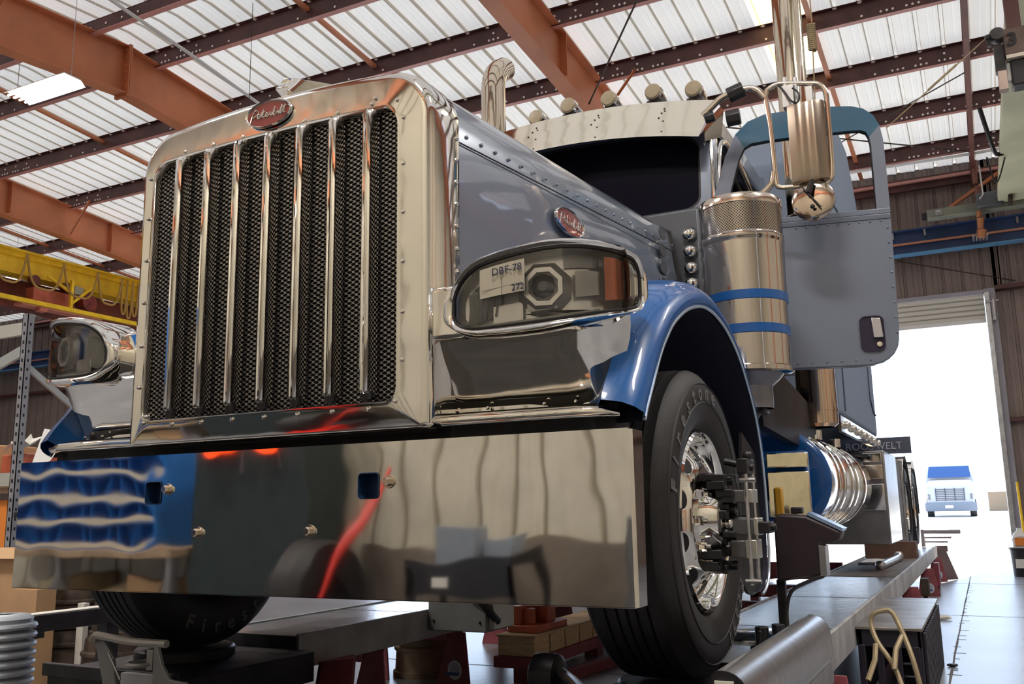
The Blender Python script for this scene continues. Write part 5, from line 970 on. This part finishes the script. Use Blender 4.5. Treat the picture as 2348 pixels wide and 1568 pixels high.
# pallet rack
t = thing('pallet_rack', (-7.3, 5.2, 0), 'tall grey pallet rack with perforated posts at the left edge', 'pallet rack')
RK = mat('rack_post_grey', (.30, .30, .33), .45, .3, var=.2); HOLE = DARK
for x, y in ((-7.17, 5.0), (-7.17, 6.1), (-9.6, 5.0)):
    b = MB(); b.box((x-.035, y-.03, 0), (x-.028, y+.03, 2.74)); b.box((x+.028, y-.03, 0), (x+.035, y+.03, 2.74)); b.box((x-.035, y-.03, 0), (x+.035, y-.024, 2.74))
    for k in range(34): b.prism([(x-.012, y-.0305, .06+.078*k), (x+.012, y-.0305, .055+.078*k), (x+.009, y-.0305, .085+.078*k), (x-.009, y-.0305, .09+.078*k)], (0, -.001, 0), 1); b.box((x+.035, y-.008, .06+.078*k), (x+.0355, y+.008, .085+.078*k), 1)
    b.build('perforated_post', [RK, HOLE], t)
for z in (2.56, 1.28, .55):
    b = MB(); b.box((-9.6, 4.98, z), (-7.2, 5.02, z+.11)); b.build('beam', mat('beam_pale', (.42, .42, .38), .5, .1), t)
for z in (1.27, .54): b = MB(); b.box((-9.55, 5.02, z), (-7.2, 6.1, z+.03)); b.build('shelf_deck', WOODC, t)
b = MB(); b.bar((-7.17, 5.02, 2.45), (-9.0, 5.02, 1.9), .03, .09); b.bar((-7.17, 5.0, 2.3), (-7.17, 6.1, 1.6), .03, .05); b.bar((-7.17, 6.1, 1.5), (-7.17, 5.0, .8), .03, .05); b.build('brace', mat('brace_grey', (.36, .38, .38), .5, .2), t)
for k, (x0, x1, y0, z0, h, m, lb) in enumerate(((-7.6, -7.28, 5.15, 1.301, .26, CRED, 'dark orange box on the middle shelf of the left pallet rack'), (-8.2, -7.75, 5.1, 1.301, .36, CARD, 'brown carton further left on the middle shelf of the pallet rack'), (-7.65, -7.26, 5.1, .571, .60, ORL, 'large orange container on the lower shelf of the pallet rack'), (-8.4, -7.8, 5.1, .571, .45, CARD, 'brown carton further left on the lower shelf of the pallet rack'), (-7.6, -7.25, 5.1, .0, .42, BLK, 'black case on the floor under the pallet rack'))):
    b = MB(); b.box((x0, y0, z0), (x1, y0+.5, z0+h)); tag(b.build('storage_box', m, bev=.015), lb, 'box', 'boxes on the pallet rack')
b = MB(); b.loft([[(-7.5+.06*i+.01*math.sin(i*2.1), 5.08, 1.565+.1*math.sin(i*.9)**2) for i in range(7)], [(-7.48+.06*i, 5.2, 1.62+.12*math.sin(i*1.3+.6)**2) for i in range(7)]]); tag(b.build('crumpled_paper', PAP), 'crumpled white paper on the middle shelf of the pallet rack', 'paper')
# bench with rolls behind the bumper end
t = thing('parts_cart', (-5.9, 4.6, 0), 'dark parts cart behind the left end of the bumper', 'cart')
b = MB(); b.box((-6.7, 4.68, 1.02), (-5.8, 5.2, 1.06)); b.box((-6.7, 4.68, .30), (-5.8, 5.2, .34))
for x in (-6.68, -5.84):
    for y in (4.70, 5.15): b.box((x, y, 0), (x+.03, y+.03, 1.02))
b.build('frame', BLKM, t)
b = MB(); b.loft([[(-6.55+.68*u, 4.70, 1.065+.80*u+.04*math.sin(u*6)), (-6.38+.64*u, 4.95, 1.065+.70*u+.05*math.sin(u*7))] for u in [k/10 for k in range(11)]]); tag(b.build('bent_cardboard_strip', mat('pale_card', (.62, .58, .50), .7)), 'long bent strip of pale card standing up behind the bumper end', 'card strip')
b = MB(); b.add([(-6.56, 4.69, 1.40), (-6.34, 4.69, 1.44), (-6.28, 4.80, 1.66), (-6.50, 4.74, 1.70)], [(0, 1, 2, 3)]); b.add([(-6.50, 4.69, 1.061), (-6.42, 4.69, 1.061), (-6.36, 4.70, 1.43), (-6.55, 4.70, 1.41)], [(0, 1, 2, 3)]); tag(b.build('white_sheet', WHT), 'folded white paper sheet above the red can', 'paper')
b = MB(); b.cyl((-6.24, 4.78, 1.061), (-6.24, 4.78, 1.38), .055); b.cyl((-6.24, 4.78, 1.38), (-6.24, 4.78, 1.42), .02); tag(b.build('red_can', mat('can_red', (.55, .02, .02), .3), ang=40), 'red can standing behind the left end of the bumper', 'can')
b = MB(); b.cyl((-6.09, 4.08, 0.0), (-6.06, 4.08, 1.05), .03); b.box((-6.14, 4.0, 0), (-6.03, 4.15, .02)); tag(b.build('red_pole', mat('pole_red', (.60, .03, .03), .35)), 'red upright pole beside the perforated rack post', 'pole')
b = MB(); b.box((-5.96, 4.75, 1.061), (-5.84, 4.95, 1.40)); tag(b.build('dark_bottle_case', mat('case_violet', (.05, .04, .12), .4), bev=.01), 'small dark violet case behind the left bumper rail', 'case')
# ---------------------------------------------------------------- yellow crane bridge, left
t = thing('crane_bridge', (-16.5, 8, 5.7), 'yellow overhead crane girder with walkway rail, hung with cable loops, left', 'crane')
b = MB(); b.box((-16.56, YF+.6, 5.70), (-16.30, YB-.6, 6.02)); b.box((-16.62, YF+.6, 6.02), (-16.22, YB-.6, 6.06)); b.box((-16.62, YF+.6, 5.68), (-16.22, YB-.6, 5.71)); b.box((-16.2, YF+.6, 6.10), (-16.1, YB-.6, 6.14)); b.box((-16.28, YF+.6, 6.06), (-16.22, YB-.6, 6.12)); b.build('girder', YEL, t)
b = MB(); b.box((-15.92, YF+.6, 5.06), (-15.84, YB-.6, 5.14)); b.build('lower_rail', YEL, t)
for y in (9.8, 11.95, 14.1, 16, 7.6, 5.4):
    b = MB(); b.bar((-15.88, y, 5.12), (-15.88, y, 5.70), .06, .06); b.bar((-15.88, y, 5.22), (-15.88, y+.5, 5.68), .04, .05); b.bar((-15.88, y, 5.45), (-15.88, y-.55, 5.68), .04, .05); b.build('truss_post', YEL, t)
b = MB(); b.box((-16.9, YF+.6, 5.10), (-16.6, YB-.6, 5.66)); b.build('rear_girder', mat('rear_maroon', (.16, .035, .02), .5, var=.3, vs=4), t)
t2 = thing('crane_hoist', (-16.1, 11.8, 5.1), 'red hoist trolley hanging under the yellow crane girder', 'hoist')
b = MB(); b.box((-16.30, 11.25, 5.12), (-16.05, 12.15, 5.46)); b.build('hoist_body', CRED, t2, bev=.02); b = MB(); b.cyl((-16.2, 12.45, 5.35), (-15.95, 12.45, 5.35), .17, n=20); b.cyl((-16.2, 12.45, 5.5), (-16.0, 12.45, 5.5), .09); b.build('motor', mat('motor_dark_red', (.20, .03, .02), .4, var=.4, vs=9), t2); b = MB(); b.box((-16.25, 11.0, 5.05), (-16.0, 12.8, 5.10)); b.box((-16.1, 11.35, 4.98), (-15.95, 11.5, 5.06)); b.build('trolley_frame', mat('salmon_frame', (.65, .22, .15), .5), t2)
for y in (11.3, 12.0): b = MB(); b.cyl((-16.2, y, 5.60), (-16.08, y, 5.60), .10, n=18); b.build('trolley_wheel', mat('wheel_maroon', (.13, .03, .02), .5), t2)
b = MB(); b.box((-16.14, 12.15, 5.5), (-16.05, 12.35, 5.66)); b.build('junction_box', mat('pale_green_grey', (.42, .42, .30), .5), t2)
fy = [10.2, 10.85, 11.65, 12.45, 13.05, 13.2, 13.35, 13.5, 13.72, 13.95, 14.2]
for k, (a, c) in enumerate(zip(fy, fy[1:])):
    d = .62 if c-a > .5 else .78+.05*math.sin(k*3); P = [(-15.74-.01*k, a+(c-a)*(i/12), 5.98-d*(1-((i/6)-1)**4)) for i in range(13)]
    tag(MB().tube(P, .022, 6).build('festoon_cable', mat('festoon_tan', (.42, .24, .05), .6)), 'looped brown festoon cable hanging below the yellow crane girder', 'cable', 'festoon cable loops')
# ---------------------------------------------------------------- blue crane rail and right hand crane
t = thing('crane_rail', (-2, 16.9, 5.26), 'long blue crane rail beam across the end wall above the doorway', 'crane rail')
b = MB(); b.box((XL+.3, 16.86, 5.27), (XR-.1, 16.90, 5.70)); b.box((XL+.3, 16.78, 5.68), (XR-.1, 16.98, 5.71)); b.build('beam', BLC, t)
b = MB(); b.box((XL+.3, 16.78, 5.262), (XR-.1, 16.98, 5.285)); b.build('lower_flange', mat('flange_light_blue', (.12, .32, .55), .4), t)
b = MB(); b.box((XL+.3, 16.80, 5.44), (XR-.1, 16.84, 5.475)); b.build('conductor_bar', mat('copper_bar', (.55, .25, .16), .4, .3), t)
for x in (-.98, -.47, .93, 2.2): b = MB(); b.cyl((x, 16.76, 5.66), (x, 16.76, 5.55), .02, n=8); b.build('insulator', STD, t)

t = thing('crane_girder', (.9, 13, 5.9), 'cream box girder of the right hand crane running toward the camera', 'crane')
b = MB(); b.box((.66, -.5, 5.80), (1.05, 16.3, 5.93)); b.build('box_girder', mat('cream_green_girder', (.62, .62, .42), .5, var=.12, vs=1.5), t, bev=.01); b = MB(); b.box((.80, 15.9, 5.70), (.86, 16.2, 5.80)); b.build('wheel_guard', RUSTY, t)
b = MB(); b.box((-.40, 16.30, 5.72), (1.3, 16.55, 5.86)); b.box((-.48, 16.32, 5.74), (-.40, 16.5, 5.82), 1); b.build('end_truck', [mat('end_truck_grey', (.22, .23, .18), .6, var=.2), BLK], t, bev=.006)
b = MB(); b.lathe([(0, -.02), (.03, -.016), (.05, 0)], (-.22, 16.30, 5.79), 'y', 16); b.box((-.27, 16.29, 5.745), (-.17, 16.30, 5.835)); b.build('axle_cap', STD, t)
b = MB(); b.box((.35, 16.2, 5.75), (.75, 16.5, 6.0)); b.build('travel_motor', mat('motor_grey', (.10, .11, .12), .5), t, bev=.04)
b = MB(); b.bar((-.05, 16.5, 5.90), (.95, 16.2, 6.42), .05, .05); b.build('diagonal_brace', ORG, t)
b = MB(); b.tube([(.45, 16.2, 6.45), (.46, 16.2, 5.95), (.40, 16.2, 5.88)], .012, 6); b.build('conduit', WHT, t)
t = thing('chain_hoist', (.62, 9, 4.66), 'dark crane hoist numbered 3 hanging at the upper right corner', 'hoist')
HD = mat('hoist_dark', (.06, .055, .055), .5, .2, var=.3, vs=9)
b = MB(); b.lathe([(0, -.03), (.055, -.028), (.066, -.01), (.066, .07), (0, .08)], (.518, 9.0, 5.25), 'y', 28); b.build('motor', HD, t, ang=50)
b = MB(); b.box((.56, 8.98, 5.02), (1.0, 9.3, 5.28)); hb3 = b.build('gearbox', mat('hoist_brown', (.085, .055, .045), .55, var=.3, vs=6), t, bev=.01)
b = MB(); put_text(b, '3', .17, (.632, 8.974, 5.16), (1, 0, 0), (0, 0, 1), .002, bold=.006); b.build('number', BLK, hb3)
b = MB(); b.box((.57, 8.975, 4.985), (1.0, 9.3, 5.02)); b.build('pale_lower_plate', mat('plate_cream', (.55, .50, .42), .6), t)
b = MB(); b.box((.478, 9.02, 4.90), (.56, 9.12, 5.15)); b.build('hook_case', HD, t, bev=.004); b = MB(); b.box((.490, 9.02, 4.72), (.56, 9.12, 4.90)); b.build('pale_cover', mat('dusty_pink', (.55, .42, .36), .7, var=.15), t)
b = MB(); b.box((.56, 9.05, 4.80), (.60, 9.15, 4.98)); b.box((.60, 9.02, 4.74), (1.0, 9.2, 4.98), 1); b.build('drum_case', [WHT, BLK], t, bev=.01); b = MB(); b.cyl((.455, 9.0, 5.24), (.42, 9.0, 5.23), .03); b.box((.43, 8.99, 5.15), (.46, 9.03, 5.21)); b.build('limit_switch', BLK, t)
b = MB(); b.box((.60, 9.0, 5.28), (.72, 9.1, 7.2)); b.build('suspension', mat('susp_dark', (.08, .03, .03), .5), t)
b = MB(); b.tube([(.50, 9, 5.29), (-.49, 9.0, 4.55)], .006, 5); b.tube([(.16, 8.99, 5.035), (-.10, 8.99, 4.84)], .012, 6); b.build('pull_cable', TAN, t)
t = thing('busbar_post', (.40, 15.9, 5.3), 'red-brown jointed conductor post with copper fittings beside the crane rail', 'conductor')
CPR = mat('copper_fitting', (.55, .25, .13), .35, .5)
for z0, z1, r in ((6.6, 6.2, .045), (6.15, 5.95, .04), (5.92, 5.62, .05), (5.6, 5.42, .06), (5.4, 5.28, .08)): b = MB(); b.cyl((.40-.01, 16.35, z0), (.40-.03, 16.35, z1), r, r*.8, 8); b.build('insulator_sleeve', CPR if z0 < 6.1 else mat('arm_redbrown', (.25, .10, .07)), t)
for k in range(5): b = MB(); b.cyl((.26+.05*k, 16.7, 5.33), (.26+.05*k, 16.5, 5.36+.02*(k % 2)), .02, n=8); b.build('collector_shoe', STD, t)
b = MB(); b.tube(smooth([(.45, 13.2, 6.25), (.55, 13.6, 5.9), (.62, 13.9, 5.8), (.75, 14.0, 5.85)], 4), .03, 8); b.tube(smooth([(.50, 14.1, 5.85), (.56, 14.1, 5.5), (.62, 14.1, 5.5), (.74, 14.1, 5.85)], 5), .010, 6); b.build('hanging_cable', BLKM, t)
# coiled cord beside the stack
t = thing('air_hose_reel_cord', (-.68, 5.5, 3.6), 'tan coiled cord bundle hanging on a line beside the tall stack', 'cord')
P = []
for k in range(120): a = k*2*math.pi/9; P.append((-.672+.022*math.cos(a), 5.5+.022*math.sin(a), 3.93-.0014*k*1.05))
MB().tube(P, .006, 5).build('coil', TAN, t); b = MB(); b.tube([(-.655, 5.5, 7.2), (-.665, 5.5, 3.95), (-.672, 5.5, 3.75), (-.69, 5.5, 3.25)], .004, 5); b.build('line', ROPE, t)
# ---------------------------------------------------------------- yard outside
def far_truck(x, y, z):
    t = thing('white_truck', (x, y, z), 'white semi truck parked in the sunny yard beyond the doorway', 'truck'); W = mat('far_white', (.34, .345, .355), .8, spec=.05)
    b = MB(); b.loft([[(x+s_*w_, yy, z+zz) for s_, w_, zz in ((-1, hw, .55), (-1, hw, h*.9), (-1, hw*.86, h), (1, hw*.86, h), (1, hw, h*.9), (1, hw, .55))] for yy, hw, h in ((y, .95, 1.45), (y+.3, 1.05, 1.60), (y+1.6, 1.1, 1.85))], caps=True); b.build('hood', W, t, bev=.05)
    b = MB(); b.loft([[(x+s_*w_, yy, z+zz) for s_, w_, zz in ((-1, 1.12, .7), (-1, 1.10, 1.9), (-1, hw, h), (1, hw, h), (1, 1.10, 1.9), (1, 1.12, .7))] for yy, hw, h in ((y+1.5, 1.0, 2.0), (y+2.1, .98, 2.55), (y+4.5, 1.0, 2.75))], caps=True); b.build('cab', W, t, bev=.05)
    b = MB(); b.add([(x-.98, y+1.30, z+1.93), (x+.98, y+1.30, z+1.93), (x+.92, y+1.80, z+2.50), (x-.92, y+1.80, z+2.50)], [(0, 1, 2, 3)]); b.build('windscreen', mat('far_glass', (.045, .085, .19), .9, spec=.02), t)
    b = MB(); 
    for i in range(7): b.box((x-.62, y-.03, z+.80+.085*i), (x+.62, y+.0, z+.83+.085*i))
    for i in (-.64, -.22, .20, .62): b.box((x+i, y-.035, z+.78), (x+i+.03, y+.0, z+1.38))
    b.build('radiator_grille', mat('far_grille', (.05, .055, .07), .8, spec=.05), t)
    b = MB(); b.box((x-1.15, y-.12, z+.28), (x+1.15, y+.1, z+.70)); b.build('bumper', mat('far_bumper', (.15, .165, .19), .8, spec=.05), t, bev=.05)
    for s in (-1, 1):
        b = MB(); b.cyl((x+s*.8, y+.9, z+.45), (x+s*1.1, y+.9, z+.45), .48); b.build('wheel', RUB, t); b = MB(); b.box((x+s*1.0-.12, y-.02, z+.85), (x+s*1.0+.12, y+.1, z+1.1)); b.build('headlight', GLS, t)
    b = MB(); b.box((x-.25, y-.14, z+.42), (x+.1, y-.12, z+.56)); b.build('licence_plate', PAP, t)
far_truck(-1.48, 50, .40)
b = MB(); b.box((.2, 62, .3), (3.5, 62.1, 1.7)); q = tag(b.build('yard_fence', mat('fence_tan', (.20, .14, .09), .9)), 'tan fence in the yard to the right of the white truck', 'fence')
# ---------------------------------------------------------------- near end of the shop, mirrored in the chrome
t = thing('parts_bin_rack', (-6.9, -1.0, 0), 'blue steel bolt bin rack on the workbench behind the camera', 'bin rack')
b = MB(); b.box((-7.95, -1.12, .76), (-7.92, -.72, 1.72)); b.box((-5.92, -1.12, .76), (-5.89, -.72, 1.72)); b.box((-7.92, -1.12, .76), (-5.92, -1.10, 1.72), 1)
for i in range(1, 10): b.box((-7.92+.2*i, -1.1, .76), (-7.91+.2*i, -.75, 1.72))
for k in range(6): b.box((-7.92, -1.1, .76+.19*k), (-5.92, -.74, .775+.19*k)); b.box((-7.92, -.745, .775+.19*k), (-5.92, -.735, .82+.19*k), 2)
b.build('bin_case', [mat('bin_blue', (.012, .16, .55), .4), mat('bin_dark', (.02, .03, .06), .6), mat('bin_label_strip', (.55, .50, .40), .7)], t)
t = thing('work_bench', (-6.9, -.85, 0), 'wooden workbench under the blue bolt bins behind the camera', 'workbench')
b = MB(); b.box((-8.1, -1.15, .70), (-5.4, -.45, .76)); b.build('bench_top', mat('bench_wood', (.30, .21, .13), .6, var=.3, vs=6), t)
for x in (-8.05, -6.8, -5.5): b = MB(); b.box((x, -.55, 0), (x+.08, -.48, .70)); b.build('leg', STD, t)
for k in range(6):
    b = MB(); b.box((-7.9+.38*k, -1.1, .02), (-7.56+.38*k, -.6, .30+.1*(k % 3))); tag(b.build('cardboard_box', CARD if k % 2 else mat('carton_pale', (.52, .42, .26), .8), bev=.004), 'carton on the floor under the workbench, number %s from its left end' % ['one', 'two', 'three', 'four', 'five', 'six'][k], 'cardboard box', 'cartons under the workbench')
b = MB(); b.box((-5.30, -1.1, 0), (-4.25, -.55, 1.80)); q = tag(b.build('steel_locker', mat('locker_teal', (.018, .030, .032), .5), bev=.01), 'dark teal steel locker against the cream wall behind the camera', 'locker')
for k in range(2): b = MB(); b.box((-4.9+.35*k, -.56, 1.3), (-4.89+.35*k, -.53, 1.45)); b.build('locker_handle', STD, q)
for k in range(2):
    b = MB(); b.ball((-5.05+.42*k, -.50, 1.50), .085, 0, 14); b.cyl((-5.05+.42*k, -.55, 1.5), (-5.05+.42*k, -.5, 1.5), .05); tag(b.build('red_lamp', mat('lamp_red_glow', (.8, .05, .01), .3, emit=(1, .08, .015), es=1.3), ang=60), ['glowing red work lamp on the left locker door', 'glowing red work lamp on the right locker door'][k], 'lamp')
b = MB(); b.lathe([(.20, -.14), (.38, -.15), (.42, -.10), (.42, .10), (.38, .15), (.20, .14), (.20, -.14)], (-4.0, -.35, .421), 'x', 40); tag(b.build('spare_tyre', RUB), 'dark spare tyre standing by the locker behind the camera', 'tyre')
t = thing('tool_cart', (-3.0, -.6, 0), 'black tool cart loaded with tools behind the camera', 'tool cart')
b = MB(); b.box((-3.35, -.95, .66), (-2.55, -.45, .72)); b.box((-3.35, -.95, .10), (-2.55, -.45, .14)); b.box((-3.35, -.47, .50), (-2.55, -.45, .66))
for x in (-3.35, -2.59):
    for y in (-.95, -.49): b.box((x, y, 0), (x+.04, y+.04, .66))
b.build('frame', BLK, t); b = MB(); b.box((-3.2, -.8, .72), (-2.95, -.6, .90)); b.box((-2.9, -.85, .72), (-2.65, -.65, .84)); b.build('tool_pile', mat('tool_grey', (.25, .28, .33), .4), t); b = MB(); b.box((-3.15, -.445, .55), (-3.0, -.44, .63)); b.build('cart_label', PAP, t)
t = thing('floor_jack', (-3.85, .2, 0), 'red floor jack with an upright handle behind the camera', 'jack'); JR = mat('jack_red', (.62, .02, .012), .3, coat=.5)
b = MB(); b.prism([(-4.0, -.15, .05), (-4.0, .35, .05), (-4.0, .35, .20), (-4.0, -.15, .34)], (.30, 0, 0)); b.build('jack_body', JR, t, bev=.01); b = MB(); b.cyl((-3.85, -.1, .3), (-3.70, -.75, 1.35), .025); b.build('handle', JR, t)
for x in (-4.03, -3.70): b = MB(); b.cyl((x, .3, .06), (x+.03, .3, .06), .06); b.cyl((x, -.1, .05), (x+.03, -.1, .05), .05); b.build('wheel', BLK, t)
b = MB(); b.box((-2.3, -1.0, 0), (-1.5, -.5, .34)); b.cyl((-1.9, -.75, .34), (-1.9, -.75, .95), .10, .08); tag(b.build('bench_grinder', mat('grinder_grey', (.14, .14, .145), .5, .3), bev=.02), 'grey pedestal grinder on a low block behind the camera', 'grinder')
b = MB(); b.box((-7.5, -1.15, 2.3), (-6.1, -.9, 3.5)); tag(b.build('wall_cabinet', mat('cabinet_blue', (.02, .15, .50), .35), bev=.02), 'blue cabinet hung high on the cream wall behind the camera', 'cabinet')  # blue panel added for a blue reflection in the grille chrome
b = MB(); b.box((-8.0, YF+.03, 5.2), (5, YF+.2, 5.6)); tag(b.build('crane_rail_near', ORG), 'orange steel girt beam high on the cream wall behind the camera', 'steel beam')
bpy.data.objects['crane_rail_near'].name = 'wall_girt'

b = MB(); b.box((-4.6, -.1, .0), (-.3, 2.1, .008)); tag(b.build('rubber_mat', mat('mat_black', (.018, .016, .015), .8, var=.4, vs=3)), 'large black rubber mat on the floor in front of the bumper', 'mat')  # unseen dark sheet added to darken reflections in the low chrome
